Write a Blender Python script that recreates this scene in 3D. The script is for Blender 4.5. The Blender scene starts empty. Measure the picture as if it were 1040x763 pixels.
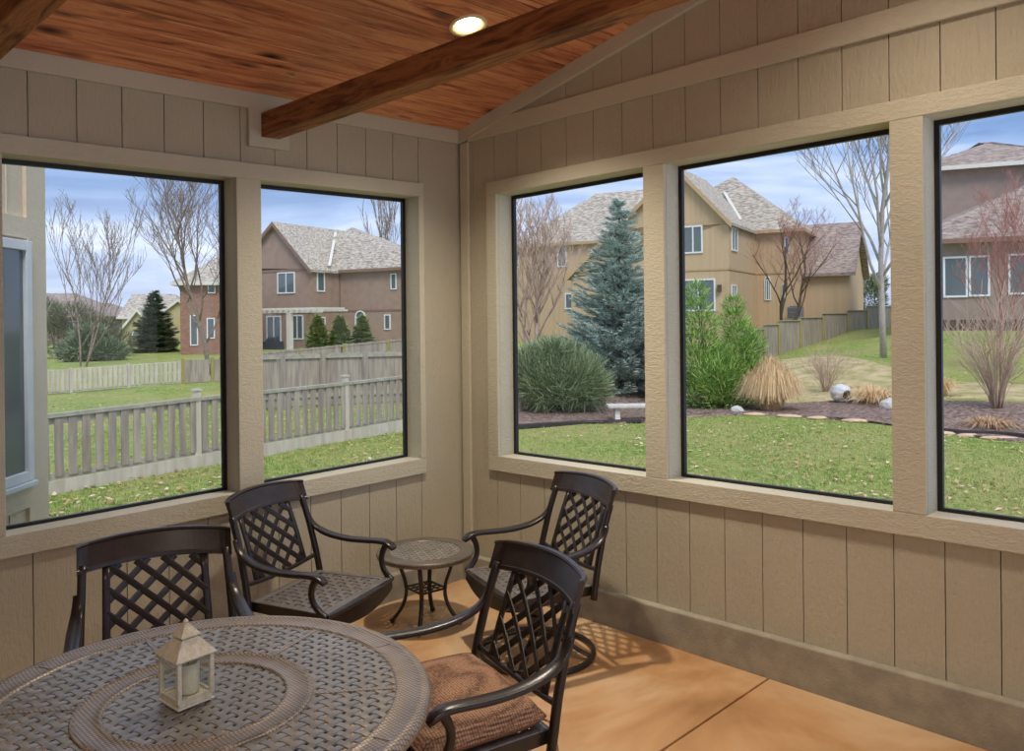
import bpy, bmesh, math, random
from mathutils import Vector, Matrix, noise
PI = math.pi
C = bpy.context.scene.collection
scene = bpy.context.scene
rnd = random.Random(7)

# ------------------------------------------------------------------ camera
CP = Vector((-3.6457, -4.0482, 1.7366)); YAW = .7849; PITCH = -.0018; ROLL = -.0106
FPX = 827.2632; SX = -8.2976; SY = -57.8351; W, H = 1040, 763
fwd = Vector((math.cos(YAW)*math.cos(PITCH), math.sin(YAW)*math.cos(PITCH), math.sin(PITCH)))
r0 = fwd.cross(Vector((0, 0, 1))).normalized(); u0 = r0.cross(fwd)
RT = r0*math.cos(ROLL) + u0*math.sin(ROLL); UP = -r0*math.sin(ROLL) + u0*math.cos(ROLL)
cam = bpy.data.cameras.new('camera'); co = bpy.data.objects.new('camera', cam); C.objects.link(co)
co.matrix_world = Matrix(((RT.x, UP.x, -fwd.x, CP.x), (RT.y, UP.y, -fwd.y, CP.y), (RT.z, UP.z, -fwd.z, CP.z), (0, 0, 0, 1)))
cam.sensor_fit = 'HORIZONTAL'; cam.sensor_width = 36; cam.lens = FPX/W*36
cam.shift_x = -SX/W; cam.shift_y = SY/W
cam.clip_end = 500; cam.clip_start = .05
scene.camera = co

def ray(px, py): return fwd + RT*((px-520-SX)/FPX) - UP*((py-381.5-SY)/FPX)
def at(px, py, D): return CP + ray(px, py)*D
def ss(a, b, t):
    t = max(0, min(1, (t-a)/(b-a))); return t*t*(3-2*t)

# ------------------------------------------------------------------ materials
def lin(c): return tuple(((v/255)/12.92 if v/255 <= .04045 else ((v/255+.055)/1.055)**2.4) for v in c)
class NT:
    def __init__(s, m): s.t = m.node_tree; s.n = s.t.nodes; s.l = s.t.links
    def add(s, k, **kw):
        n = s.n.new(k)
        for a, v in kw.items():
            if a in n.inputs.keys() if not a.startswith('_') else False: n.inputs[a].default_value = v
            else: setattr(n, a.lstrip('_'), v)
        return n
    def link(s, a, b): s.l.new(a, b)
def base_mat(name, rough=.6, metal=0, spec=.5):
    m = bpy.data.materials.new(name); m.use_nodes = True; t = NT(m)
    b = m.node_tree.nodes['Principled BSDF']
    b.inputs['Roughness'].default_value = rough; b.inputs['Metallic'].default_value = metal
    b.inputs['Specular IOR Level'].default_value = spec
    return m, t, b
def ramp(t, fac, stops):
    r = t.n.new('ShaderNodeValToRGB'); t.link(fac, r.inputs[0])
    el = r.color_ramp.elements
    while len(el) < len(stops): el.new(.5)
    for e, (p, c) in zip(el, stops): e.position = p; e.color = (*c, 1)
    return r.outputs[0]
def coords(t, scale=(1, 1, 1), rot=(0, 0, 0)):
    tc = t.n.new('ShaderNodeTexCoord'); mp = t.n.new('ShaderNodeMapping')
    mp.inputs['Scale'].default_value = scale; mp.inputs['Rotation'].default_value = rot
    t.link(tc.outputs['Object'], mp.inputs[0]); return mp.outputs[0]
def noise_n(t, vec, scale, detail=3, rough=.55, dist=0):
    n = t.n.new('ShaderNodeTexNoise'); n.inputs['Scale'].default_value = scale
    n.inputs['Detail'].default_value = detail; n.inputs['Roughness'].default_value = rough; n.inputs['Distortion'].default_value = dist
    t.link(vec, n.inputs['Vector']); return n.outputs['Fac']
def bump(t, b, h, strength=.3, dist=.01, prev=None):
    n = t.n.new('ShaderNodeBump'); n.inputs['Strength'].default_value = strength; n.inputs['Distance'].default_value = dist
    t.link(h, n.inputs['Height'])
    if prev: t.link(prev, n.inputs['Normal'])
    t.link(n.outputs[0], b.inputs['Normal']); return n.outputs[0]
def simple(name, c1, c2=None, scale=8, rough=.6, metal=0, bmp=0, bscale=40, vscale=(1, 1, 1), spec=.5, bdist=.01):
    m, t, b = base_mat(name, rough, metal, spec)
    v = coords(t, vscale); c1 = lin(c1); c2 = lin(c2) if c2 else c1
    t.link(ramp(t, noise_n(t, v, scale, 4), [(.35, c1), (.65, c2)]), b.inputs['Base Color'])
    if bmp: bump(t, b, noise_n(t, v, bscale, 4), bmp, bdist)
    return m
M = {}
def paint(name, c1, c2, grain=(1, 1, .12)):
    # painted rough-sawn panel: stretched grain + fine stipple
    m, t, b = base_mat(name, .62, 0, .35)
    v = coords(t, grain); v2 = coords(t)
    t.link(ramp(t, noise_n(t, v2, 1.3, 4), [(.3, lin(c1)), (.7, lin(c2))]), b.inputs['Base Color'])
    p = bump(t, b, noise_n(t, v, 70, 4, .65, 1.5), .8, .006)
    bump(t, b, noise_n(t, v2, 45, 3), .5, .006, p)
    return m
M['siding'] = paint('painted_siding', (180, 173, 150), (189, 181, 158))
M['trim'] = paint('painted_trim', (196, 191, 168), (204, 199, 177), (.3, .3, 1))
M['siding_out'] = paint('outside_siding', (220, 206, 180), (230, 216, 190))
M['black'] = simple('black_aluminium', (20, 20, 22), (26, 26, 28), rough=.4)
M['white'] = simple('white_paint', (232, 236, 238), (222, 228, 232), rough=.4)
M['dark_gap'] = simple('dark_gap', (48, 40, 33), (42, 35, 28), rough=.9)

# concrete floor stained tan
m, t, b = base_mat('stained_concrete', .42, 0, .4); v = coords(t)
n1 = noise_n(t, v, .9, 5, .6, .6)
t.link(ramp(t, n1, [(.28, lin((160, 116, 72))), (.42, lin((192, 148, 102))), (.56, lin((212, 180, 140))), (.74, lin((172, 122, 76)))]), b.inputs['Base Color'])
bump(t, b, noise_n(t, v, 60, 5), .12, .003)
t.link(ramp(t, noise_n(t, v, 5, 3), [(.3, (.35,)*3), (.7, (.55,)*3)]), b.inputs['Roughness'])
M['floor'] = m
M['curb'] = simple('rough_concrete', (146, 140, 124), (168, 160, 140), 9, .85, bmp=.5, bscale=90, bdist=.004)

cosr_ = 1/math.sqrt(1+.235**2)
def wood(name, cols, plank=None, axis=0, rough=.5, gs=1.0, knots=True):
    """cols dark->light; grain along local axis X or Y; plank = board width across the grain"""
    m, t, b = base_mat(name, rough, 0, .4)
    tc = t.n.new('ShaderNodeTexCoord'); sep = t.n.new('ShaderNodeSeparateXYZ'); t.link(tc.outputs['Object'], sep.inputs[0])
    along, across = sep.outputs[axis], sep.outputs[1-axis]
    def mth(op, a, bb=None):
        n = t.n.new('ShaderNodeMath'); n.operation = op
        for i, q in enumerate((a, bb)):
            if q is None: continue
            if isinstance(q, (int, float)): n.inputs[i].default_value = q
            else: t.link(q, n.inputs[i])
        return n.outputs[0]
    cid = mth('FLOOR', mth('DIVIDE', across, plank)) if plank else mth('MULTIPLY', across, 0)
    wn = t.n.new('ShaderNodeTexWhiteNoise'); wn.noise_dimensions = '1D'; t.link(cid, wn.inputs['W'])
    cmb = t.n.new('ShaderNodeCombineXYZ')
    t.link(mth('ADD', mth('MULTIPLY', along, .7), mth('MULTIPLY', wn.outputs['Value'], 37)), cmb.inputs[0])
    t.link(mth('MULTIPLY', across, 7.0), cmb.inputs[1]); t.link(mth('ADD', mth('MULTIPLY', cid, 3.7), mth('MULTIPLY', sep.outputs[2], 6)), cmb.inputs[2])
    g = noise_n(t, cmb.outputs[0], 2.6*gs, 6, .62, 1.1)
    col = ramp(t, g, [(.3, lin(cols[0])), (.44, lin(cols[1])), (.58, lin(cols[2])), (.72, lin(cols[1]))])
    # board to board tone
    mx = t.n.new('ShaderNodeMix'); mx.data_type = 'RGBA'; mx.blend_type = 'MULTIPLY'
    t.link(mth('MULTIPLY', wn.outputs['Value'], .45), mx.inputs['Factor']); t.link(col, mx.inputs[6]); mx.inputs[7].default_value = (.22, .17, .14, 1)
    out = mx.outputs[2]
    if knots:
        c2 = t.n.new('ShaderNodeCombineXYZ'); t.link(mth('ADD', mth('MULTIPLY', along, 3.6), mth('MULTIPLY', wn.outputs['Value'], 19)), c2.inputs[0]); t.link(mth('MULTIPLY', across, 8.2), c2.inputs[1])
        t.link(mth('MULTIPLY', cid, 1.3), c2.inputs[2])
        vo = t.n.new('ShaderNodeTexVoronoi'); vo.inputs['Scale'].default_value = .95; t.link(c2.outputs[0], vo.inputs['Vector'])
        kf0 = ramp(t, vo.outputs['Distance'], [(.07, (1, 1, 1)), (.16, (.75,)*3), (.36, (0, 0, 0))])
        sc = t.n.new('ShaderNodeSeparateColor'); t.link(vo.outputs['Color'], sc.inputs[0]); kf = mth('MULTIPLY', kf0, mth('GREATER_THAN', sc.outputs[0], .55))
        mk = t.n.new('ShaderNodeMix'); mk.data_type = 'RGBA'; t.link(kf, mk.inputs['Factor']); t.link(out, mk.inputs[6]); mk.inputs[7].default_value = (*lin((46, 18, 10)), 1)
        out = mk.outputs[2]
    t.link(out, b.inputs['Base Color'])
    bump(t, b, g, .25, .004)
    return m
M['pine'] = wood('stained_pine', [(104, 52, 32), (206, 126, 84), (238, 168, 118)], .121*cosr_, 0, .45, .9)
M['beam'] = wood('rough_beam', [(64, 42, 28), (140, 90, 54), (184, 124, 74)], None, 1, .7, 1.6, False)

# cast aluminium furniture
def cast(name, c1, c2, rough=.42, weave=None, metal=.55):
    m, t, b = base_mat(name, rough, metal, .5); v = coords(t)
    t.link(ramp(t, noise_n(t, v, 18, 4), [(.3, lin(c1)), (.7, lin(c2))]), b.inputs['Base Color'])
    if weave:
        mp = coords(t, weave[0], weave[1] if len(weave) > 1 else (0, 0, 0))
        ck = t.n.new('ShaderNodeTexVoronoi'); ck.distance = 'CHEBYCHEV'; ck.inputs['Scale'].default_value = 1; ck.inputs['Randomness'].default_value = 0
        t.link(mp, ck.inputs['Vector']); bump(t, b, ck.outputs['Distance'], -.9, .004)
        mm_ = t.n.new('ShaderNodeMix'); mm_.data_type = 'RGBA'; mm_.blend_type = 'MULTIPLY'; mm_.inputs['Factor'].default_value = 1
        t.link(b.inputs['Base Color'].links[0].from_socket, mm_.inputs[6]); t.link(ramp(t, ck.outputs['Distance'], [(.28, (1.15,)*3), (.46, (.3,)*3)]), mm_.inputs[7]); t.link(mm_.outputs[2], b.inputs['Base Color'])
    else: bump(t, b, noise_n(t, v, 120, 3), .25, .002)
    return m
M['cast'] = cast('dark_bronze_cast_metal', (33, 27, 24), (46, 37, 33), .3, None, 0)
M['cast_weave'] = cast('dark_bronze_fine_weave', (44, 35, 30), (66, 53, 46), .34, ((130, 1, 130),), 0)
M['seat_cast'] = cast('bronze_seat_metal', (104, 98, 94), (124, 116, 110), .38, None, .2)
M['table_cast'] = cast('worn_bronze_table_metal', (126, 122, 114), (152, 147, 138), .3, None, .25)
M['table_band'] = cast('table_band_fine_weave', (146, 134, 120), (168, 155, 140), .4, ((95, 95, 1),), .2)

m, t, b = base_mat('woven_cushion_cloth', .9, 0, .2)
v = coords(t, (105, 105, 105)); vo = t.n.new('ShaderNodeTexVoronoi'); vo.inputs['Scale'].default_value = 1; vo.inputs['Randomness'].default_value = .25; t.link(v, vo.inputs['Vector'])
t.link(ramp(t, vo.outputs['Distance'], [(.2, lin((178, 140, 112))), (.7, lin((92, 66, 52)))]), b.inputs['Base Color'])
bump(t, b, vo.outputs['Distance'], -.6, .003); M['cushion'] = m

m, t, b = base_mat('candle_wax', .5); b.inputs['Base Color'].default_value = (*lin((250, 244, 216)), 1)
b.inputs['Subsurface Weight'].default_value = .3; b.inputs['Subsurface Scale'].default_value = .02; M['wax'] = m
M['lantern'] = simple('worn_cream_metal', (206, 196, 168), (222, 216, 200), 60, .5, .1, bmp=.4, bscale=90)
def pane(name, tint, gloss):
    m = bpy.data.materials.new(name); m.use_nodes = True; t = NT(m); n = t.n; n.clear()
    o = n.new('ShaderNodeOutputMaterial'); mx = n.new('ShaderNodeMixShader'); mx.inputs[0].default_value = gloss
    a = n.new('ShaderNodeBsdfTransparent'); a.inputs[0].default_value = (*tint, 1)
    g = n.new('ShaderNodeBsdfGlossy'); g.inputs['Roughness'].default_value = .03
    t.link(a.outputs[0], mx.inputs[1]); t.link(g.outputs[0], mx.inputs[2]); t.link(mx.outputs[0], o.inputs[0]); return m
M['lantern_glass'] = pane('clear_glass', (.95, .96, .95), .06)
M['screen'] = pane('window_pane', (.975, .978, .98), .012)
m, t, b = base_mat('house_glass', .08, 0, .8); b.inputs['Base Color'].default_value = (*lin((92, 104, 108)), 1); M['hglass'] = m
m, t, b = base_mat('lamp_lens'); b.inputs['Emission Color'].default_value = (1, .82, .55, 1); b.inputs['Emission Strength'].default_value = 14; M['lamp'] = m
M['lamp_trim'] = simple('lamp_trim', (225, 205, 160), (230, 212, 170), rough=.3)

# outside
def ground_mat():
    m, t, b = base_mat('lawn_grass', .95, 0, .1); v = coords(t)
    big = noise_n(t, v, .35, 4, .6); fine = noise_n(t, v, 9, 6, .75); fine2 = noise_n(t, v, 38, 4, .7)
    c = ramp(t, fine, [(.3, lin((96, 122, 56))), (.46, lin((132, 156, 78))), (.58, lin((176, 182, 110))), (.7, lin((210, 192, 144)))])
    mx = t.n.new('ShaderNodeMix'); mx.data_type = 'RGBA'; mx.blend_type = 'MULTIPLY'; mx.inputs['Factor'].default_value = .75
    t.link(c, mx.inputs[6]); t.link(ramp(t, fine2, [(.3, (.62, .66, .5)), (.6, (1.1, 1.1, 1.05))]), mx.inputs[7])
    my = t.n.new('ShaderNodeMix'); my.data_type = 'RGBA'
    t.link(ramp(t, big, [(.42, (0, 0, 0)), (.62, (.6,)*3)]), my.inputs['Factor']); t.link(mx.outputs[2], my.inputs[6]); my.inputs[7].default_value = (*lin((186, 172, 116)), 1)
    t.link(my.outputs[2], b.inputs['Base Color']); bump(t, b, fine2, .8, .05); return m
M['lawn'] = ground_mat()
M['mulch'] = simple('brown_mulch', (100, 80, 74), (172, 146, 132), 11, .95, bmp=1, bscale=30, bdist=.05)
M['straw_ground'] = simple('dry_grass_ground', (214, 190, 148), (164, 158, 100), 2.2, .95, bmp=1, bscale=25, bdist=.05)
M['fence'] = simple('weathered_fence_wood', (142, 130, 122), (178, 166, 150), 5, .9, bmp=.5, bscale=20, vscale=(2, 2, .2))
M['fence_light'] = simple('pale_fence_wood', (186, 176, 160), (206, 198, 184), 5, .9, vscale=(2, 2, .3))
M['fence_rail'] = simple('grey_fence_rail', (150, 146, 132), (178, 172, 156), 8, .9)
M['shingle'] = simple('grey_brown_shingles', (134, 124, 112), (210, 200, 186), 5.5, .95, bmp=.8, bscale=14, vscale=(.6, 1, 2.2), bdist=.03)
M['shingle_m'] = simple('mauve_shingles', (124, 108, 102), (182, 166, 156), 5.5, .95, bmp=.8, bscale=14, vscale=(.6, 1, 2.2), bdist=.03)
M['stucco_brown'] = simple('brown_stucco', (154, 130, 114), (164, 140, 124), 2, .9)
M['stucco_tan'] = simple('tan_siding', (192, 166, 134), (202, 176, 144), 2, .9, vscale=(3, 3, .1))
M['stucco_mauve'] = simple('mauve_siding', (150, 132, 124), (160, 142, 132), 2, .9)
M['yellow'] = simple('yellow_siding', (176, 166, 122), (186, 176, 132), 3, .9)
M['greyhouse'] = simple('grey_siding', (140, 124, 114), (152, 138, 128), 3, .9)
M['tan_trim'] = simple('tan_trim', (186, 158, 124), (194, 166, 130), 3, .8)
M['brown_trim'] = simple('brown_trim', (136, 108, 92), (142, 114, 98), 3, .8)
M['metal_pale'] = simple('pale_flashing', (214, 210, 202), (222, 218, 210), 5, .5)
m, t, b = base_mat('red_brick', .9); br = t.n.new('ShaderNodeTexBrick'); br.inputs['Scale'].default_value = 3
br.inputs['Color1'].default_value = (*lin((140, 98, 82)), 1); br.inputs['Color2'].default_value = (*lin((160, 120, 102)), 1); br.inputs['Mortar'].default_value = (*lin((162, 142, 128)), 1)
tc = t.n.new('ShaderNodeTexCoord'); mp = t.n.new('ShaderNodeMapping'); mp.inputs['Rotation'].default_value = (PI/2, 0, 0)
t.link(tc.outputs['Object'], mp.inputs[0]); t.link(mp.outputs[0], br.inputs['Vector']); t.link(br.outputs[0], b.inputs['Base Color']); M['brick'] = m
M['bark'] = simple('grey_brown_bark', (128, 112, 100), (152, 136, 122), 8, .95)
M['bark_dark'] = simple('dark_bark', (84, 68, 58), (108, 90, 76), 8, .95)
M['bark_pale'] = simple('pale_grey_bark', (168, 160, 154), (190, 182, 176), 8, .9)
M['twig_red'] = simple('reddish_twigs', (152, 104, 96), (176, 128, 118), 8, .95)
M['twig_tan'] = simple('tan_twigs', (176, 150, 134), (196, 172, 156), 8, .95)
def leaf(name, a, bb, c=None):
    m, t, b = base_mat(name, .8, 0, .2); v = coords(t)
    g = t.n.new('ShaderNodeNewGeometry')
    t.link(ramp(t, g.outputs['Random Per Island'], [(0, lin(a)), (.6, lin(bb)), (1, lin(c or bb))]), b.inputs['Base Color']); return m
M['spruce'] = leaf('blue_spruce_needles', (138, 160, 150), (200, 216, 208), (236, 244, 240))
M['pine_green'] = leaf('bright_pine_needles', (78, 118, 56), (146, 184, 90), (202, 222, 134))
M['juniper'] = leaf('juniper_foliage', (98, 116, 84), (144, 160, 120), (190, 200, 162))
M['darkgreen'] = leaf('dark_conifer_foliage', (92, 108, 82), (128, 142, 110), (168, 176, 142))
M['arbor'] = leaf('arborvitae_foliage', (110, 126, 76), (154, 168, 104), (190, 196, 136))
M['olive'] = leaf('olive_scrub_foliage', (88, 94, 70), (120, 124, 92), (146, 146, 116))
M['straw'] = leaf('dry_straw_blades', (196, 158, 112), (232, 200, 154), (246, 226, 190))
M['leaf_dead'] = leaf('fallen_leaf_brown', (176, 134, 96), (206, 172, 134), (226, 204, 176))
M['blade'] = leaf('grass_blades', (112, 142, 66), (150, 176, 92), (212, 206, 146))
M['stone'] = simple('pale_cast_stone', (196, 192, 186), (216, 212, 206), 8, .85, bmp=.3, bscale=30)
M['wicker'] = simple('white_ceramic', (222, 222, 224), (206, 206, 210), 12, .6, bmp=.6, bscale=16, vscale=(1, 1, 2), bdist=.03)
M['hollow'] = simple('dark_hollow', (70, 46, 34), (62, 40, 30), rough=.9)
M['edging'] = simple('black_edging', (50, 46, 48), (60, 56, 58), rough=.8)
M['flag'] = simple('sandstone_edging', (206, 174, 146), (222, 192, 164), 5, .9)
M['ac'] = simple('grey_unit', (120, 122, 128), (140, 142, 148), 10, .6)
M['dark_cover'] = simple('charcoal_cover', (52, 56, 66), (66, 70, 80), 6, .7)
M['moss'] = simple('mossy_post', (156, 146, 84), (170, 158, 96), 6, .9)

# ------------------------------------------------------------------ object helpers
def obj(name, bm, mat=None, parent=None, smooth=False, bevel=0, auto=None):
    me = bpy.data.meshes.new(name)
    bmesh.ops.recalc_face_normals(bm, faces=bm.faces[:])
    bm.to_mesh(me); bm.free()
    if mat: me.materials.append(M[mat] if isinstance(mat, str) else mat)
    if smooth:
        for p in me.polygons: p.use_smooth = True
    o = bpy.data.objects.new(name, me); C.objects.link(o)
    if parent: o.parent = parent
    if bevel:
        md = o.modifiers.new('bevel', 'BEVEL'); md.width = bevel; md.segments = 2; md.limit_method = 'ANGLE'; md.angle_limit = math.radians(50)
    return o
def tag(o, label, cat, group=None, kind=None):
    o['label'] = label
    if cat: o['category'] = cat
    if group: o['group'] = group
    if kind: o['kind'] = kind
    return o
def thing(name, label, cat, loc=(0, 0, 0), rz=0, group=None, kind=None):
    o = bpy.data.objects.new(name, None); C.objects.link(o); o.location = loc; o.rotation_euler = (0, 0, rz); o.empty_display_size = .1
    if label: tag(o, label, cat, group, kind)
    return o
def struct(name, bm, mat, smooth=False, bevel=0, parent=None):
    o = obj(name, bm, mat, parent, smooth, bevel)
    if not parent: o['kind'] = 'structure'
    return o
def dup(root):
    r = root.copy(); C.objects.link(r)
    for ch in list(root.children):
        c = ch.copy(); C.objects.link(c); c.parent = r
        for g in list(ch.children):
            d = g.copy(); C.objects.link(d); d.parent = c
    return r
NB = bmesh.new
def quadbox(bm, P):
    """P: 8 points, bottom ring then top ring"""
    v = [bm.verts.new(p) for p in P]
    for f in ((3, 2, 1, 0), (4, 5, 6, 7), (0, 1, 5, 4), (1, 2, 6, 5), (2, 3, 7, 6), (3, 0, 4, 7)): bm.faces.new([v[i] for i in f])
def box(bm, a, b, T=None):
    (x0, y0, z0), (x1, y1, z1) = a, b
    P = [(x0, y0, z0), (x1, y0, z0), (x1, y1, z0), (x0, y1, z0), (x0, y0, z1), (x1, y0, z1), (x1, y1, z1), (x0, y1, z1)]
    quadbox(bm, [T(*p) for p in P] if T else P)
def catmull(pts, n=6):
    pts = [Vector(p) for p in pts]; P = [pts[0]*2-pts[1]] + pts + [pts[-1]*2-pts[-2]]; out = []
    for i in range(1, len(P)-2):
        for k in range(n):
            t = k/n; a, b, c, d = P[i-1:i+3]
            out.append(.5*((2*b) + (c-a)*t + (2*a-5*b+4*c-d)*t*t + (3*b-a-3*c+d)*t**3))
    return out + [pts[-1]]
def sweep(bm, pts, w, h, up=(0, 0, 1), n=8, taper=None, sq=.6, closed=False):
    """sweep rounded section (w across, h along up) along pts"""
    pts = [Vector(p) for p in pts]; up = Vector(up); rings = []; L = len(pts)
    for i, p in enumerate(pts):
        a = pts[(i-1) % L] if (closed or i > 0) else p; b = pts[(i+1) % L] if (closed or i < L-1) else p
        d = (b-a).normalized(); s = d.cross(up)
        if s.length < 1e-4: s = d.cross(Vector((1, 0, 0)))
        s.normalize(); u = s.cross(d).normalized(); k = taper(i/(L-1)) if taper else 1
        ring = []
        for j in range(n):
            an = 2*PI*(j+.5)/n; c, sn = math.cos(an), math.sin(an)
            ring.append(bm.verts.new(p + s*(w/2*k*math.copysign(abs(c)**sq, c)) + u*(h/2*k*math.copysign(abs(sn)**sq, sn))))
        rings.append(ring)
    for i in range(L if closed else L-1):
        A, B = rings[i], rings[(i+1) % L]
        for j in range(n): bm.faces.new((A[j], A[(j+1) % n], B[(j+1) % n], B[j]))
    if not closed: bm.faces.new(rings[0][::-1]); bm.faces.new(rings[-1])
def lathe(bm, prof, n=48, c=(0, 0, 0), cap=True, M4=None):
    rings = []
    for r, z in prof:
        ring = []
        for i in range(n):
            p = Vector((c[0]+r*math.cos(2*PI*i/n), c[1]+r*math.sin(2*PI*i/n), c[2]+z))
            ring.append(bm.verts.new(M4 @ p if M4 else p))
        rings.append(ring)
    for A, B in zip(rings, rings[1:]):
        for j in range(n): bm.faces.new((A[j], A[(j+1) % n], B[(j+1) % n], B[j]))
    if cap:
        bm.faces.new(rings[0][::-1]); bm.faces.new(rings[-1])
def ringband(bm, r0_, r1_, z0, z1, n=96):
    lathe(bm, [(r0_, z0), (r1_, z0), (r1_, z1), (r0_, z1), (r0_, z0)], n, cap=False)
    bmesh.ops.remove_doubles(bm, verts=bm.verts[:], dist=1e-5)

# ------------------------------------------------------------------ porch shell
KL, KR = -.0157, .0147
def TL(t, d, z): return (-t, d, z + KL*t)          # left wall: t from the corner, d outward, z
def TR(t, d, z): return (d, -t, z + KR*t)
ZS, ZIT, ZOT, ZSI, ZAP = .165, 2.5183, 2.6034, .8457, .7477
G = .2032; SD = .025; WT = .16
ROOF = lambda x, y: 2.983 + .235*abs(y) + KL*abs(x)
def boards(bm, T, t0, t1, z0, z1, off, d0, d1, gap=.0045, ztop=None):
    k = math.floor((t0-off)/G)
    while off + k*G < t1:
        a, b_ = max(t0, off+k*G+gap/2), min(t1, off+(k+1)*G-gap/2)
        if b_-a > .01:
            if ztop: quadbox(bm, [T(a, d0, z0), T(b_, d0, z0), T(b_, d1, z0), T(a, d1, z0), T(a, d0, ztop(a)), T(b_, d0, ztop(b_)), T(b_, d1, ztop(b_)), T(a, d1, ztop(a))])
            else: box(bm, (a, d0, z0), (b_, d1, z1), T)
        k += 1
TLmax, TRmax = 5.05, 4.8
# siding boards
rtop = lambda t: 2.98 + .22*t
wl_ = thing('wall_left', None, None); wl_['kind'] = 'structure'
bm = NB(); boards(bm, TL, .3308, TLmax, ZS, .80, .3308, SD, SD+.02); boards(bm, TL, .3308, TLmax, 2.55, 3.0, .3308, SD, SD+.02)
box(bm, (-.1, SD, ZS), (.3285, SD+.02, 3.0), TL)
struct('siding', bm, 'siding', parent=wl_)
wr_ = thing('wall_right', None, None); wr_['kind'] = 'structure'
offR = 1.3243 % G
bm = NB(); boards(bm, TR, .005, TRmax, ZS, .80, offR, SD, SD+.02)
boards(bm, TR, .005, TRmax, 2.55, 0, offR, SD, SD+.02, ztop=rtop)
box(bm, (.0, SD, .80), (.26, SD+.02, 2.55), TR)
struct('siding', bm, 'siding', parent=wr_)
# sheathing behind the boards with the openings left free
WINL = [(.348, 1.445), (1.587, 2.675)]
WINR = [(.344, 1.4768), (1.6085, 2.7529), (2.887, 4.2)]
for T, wins, tm, par, top in ((TL, WINL, TLmax, wl_, None), (TR, WINR, TRmax, wr_, rtop)):
    bm = NB(); d0, d1 = SD+.021, WT
    box(bm, (0, d0, ZS), (tm, d1, ZSI-.04), T)
    if top: quadbox(bm, [T(0, d0, ZIT+.02), T(tm, d0, ZIT+.02), T(tm, d1, ZIT+.02), T(0, d1, ZIT+.02), T(0, d0, top(0)), T(tm, d0, top(tm)), T(tm, d1, top(tm)), T(0, d1, top(0))])
    else: box(bm, (0, d0, ZIT+.02), (tm, d1, 3.02), T)
    ed = [0] + [e for w in wins for e in w] + [tm]
    for a, b_ in zip(ed[::2], ed[1::2]):
        lo, hi = (a+.012 if a else 0), (b_-.012 if b_ != tm else tm)
        if hi-lo > .01: box(bm, (lo, d0, ZSI-.04), (hi, d1, ZIT+.02), T)
    struct('sheathing', bm, 'dark_gap', parent=par)
# window trim boards
tn = [0]
def trim(bm, bevel=.003, mat='trim'):
    tn[0] += 1; return struct('trim_%d' % tn[0], bm, mat, bevel=bevel)
TD = .024
for T, wins, left, right in ((TL, WINL, .308, 3.4), (TR, WINR, .2535, 4.5)):
    bm = NB(); box(bm, (left, 0, ZIT), (right, TD, ZOT), T); trim(bm)               # head board
    bm = NB(); box(bm, (left, 0, ZAP), (right, TD, ZSI), T); trim(bm)               # apron board
    ed = [left] + [e for w in wins for e in w] + [right]
    for a, b_ in zip(ed[::2], ed[1::2]):
        bm = NB(); box(bm, (a, 0, ZSI+.0006), (b_, TD, ZIT-.0006), T); trim(bm)
# corner boards, top bands
bm = NB(); box(bm, (.0, .004, ZS), (.075, .024, 2.895), TR); trim(bm)
bm = NB(); box(bm, (.076, .004, 2.8977), (4.5, .024, 3.003), TR); trim(bm)
bm = NB()
q = lambda t: 2.983 + (.235-KR)*t
quadbox(bm, [TR(.0, -.004, q(0)-.085), TR(4.5, -.004, q(4.5)-.085), TR(4.5, .0245, q(4.5)-.085), TR(.0, .0245, q(0)-.085), TR(0, -.004, q(0)+.02), TR(4.5, -.004, q(4.5)+.02), TR(4.5, .0245, q(4.5)+.02), TR(0, .0245, q(0)+.02)]); trim(bm)
bm = NB(); box(bm, (.0, .002, 2.8977), (4.1, .024, 2.999), TL); trim(bm)
# pocket board behind the tie beam
bm = NB(); box(bm, (1.27, -.003, 2.695), (1.512, .0235, 2.90), TL); trim(bm)
# concrete curbs
bm = NB(); box(bm, (.0, -.02, 0), (TLmax, WT, ZS), lambda t, d, z: (-t, d, z+(KL*t if z > .01 else -.02)))
o = struct('baseboard_left', bm, 'curb', bevel=.008)
bm = NB(); box(bm, (-.0, -.02, 0), (TRmax, WT, ZS), lambda t, d, z: (d, -t, z+(KR*t if z > .01 else -.02)))
o = struct('baseboard_right', bm, 'curb', bevel=.008)

# windows : black frame, painted jamb/sill, pane
def window(n, T, a, b_):
    w = thing('window_%d' % n, None, None); w['kind'] = 'structure'
    f = .022; d0, d1 = .142, .165; z0, z1 = ZSI-.012, ZIT-.0
    bm = NB()
    box(bm, (a, d0, z0), (a+f, d1, z1), T); box(bm, (b_-f, d0, z0), (b_, d1, z1), T)
    box(bm, (a+f, d0, z0), (b_-f, d1, z0+f), T); box(bm, (a+f, d0, z1-f), (b_-f, d1, z1), T)
    obj('window_frame', bm, 'black', w)
    bm = NB()
    box(bm, (a-.011, TD+.001, ZSI-.012), (a, d0+.02, ZIT), T); box(bm, (b_, TD+.001, ZSI-.012), (b_+.011, d0+.02, ZIT), T)
    box(bm, (a, TD+.001, ZIT), (b_, d0+.02, ZIT+.015), T)
    obj('jamb', bm, 'trim', w)
    bm = NB()
    quadbox(bm, [T(a, TD+.001, ZSI-.03), T(b_, TD+.001, ZSI-.03), T(b_, d0+.02, ZSI-.03), T(a, d0+.02, ZSI-.03), T(a, TD+.001, ZSI-.001), T(b_, TD+.001, ZSI-.001), T(b_, d0+.02, ZSI-.006), T(a, d0+.02, ZSI-.006)])
    obj('sill', bm, 'trim', w)
    bm = NB(); box(bm, (a+f, .152, z0+f), (b_-f, .155, z1-f), T); obj('pane', bm, 'screen', w)
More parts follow.
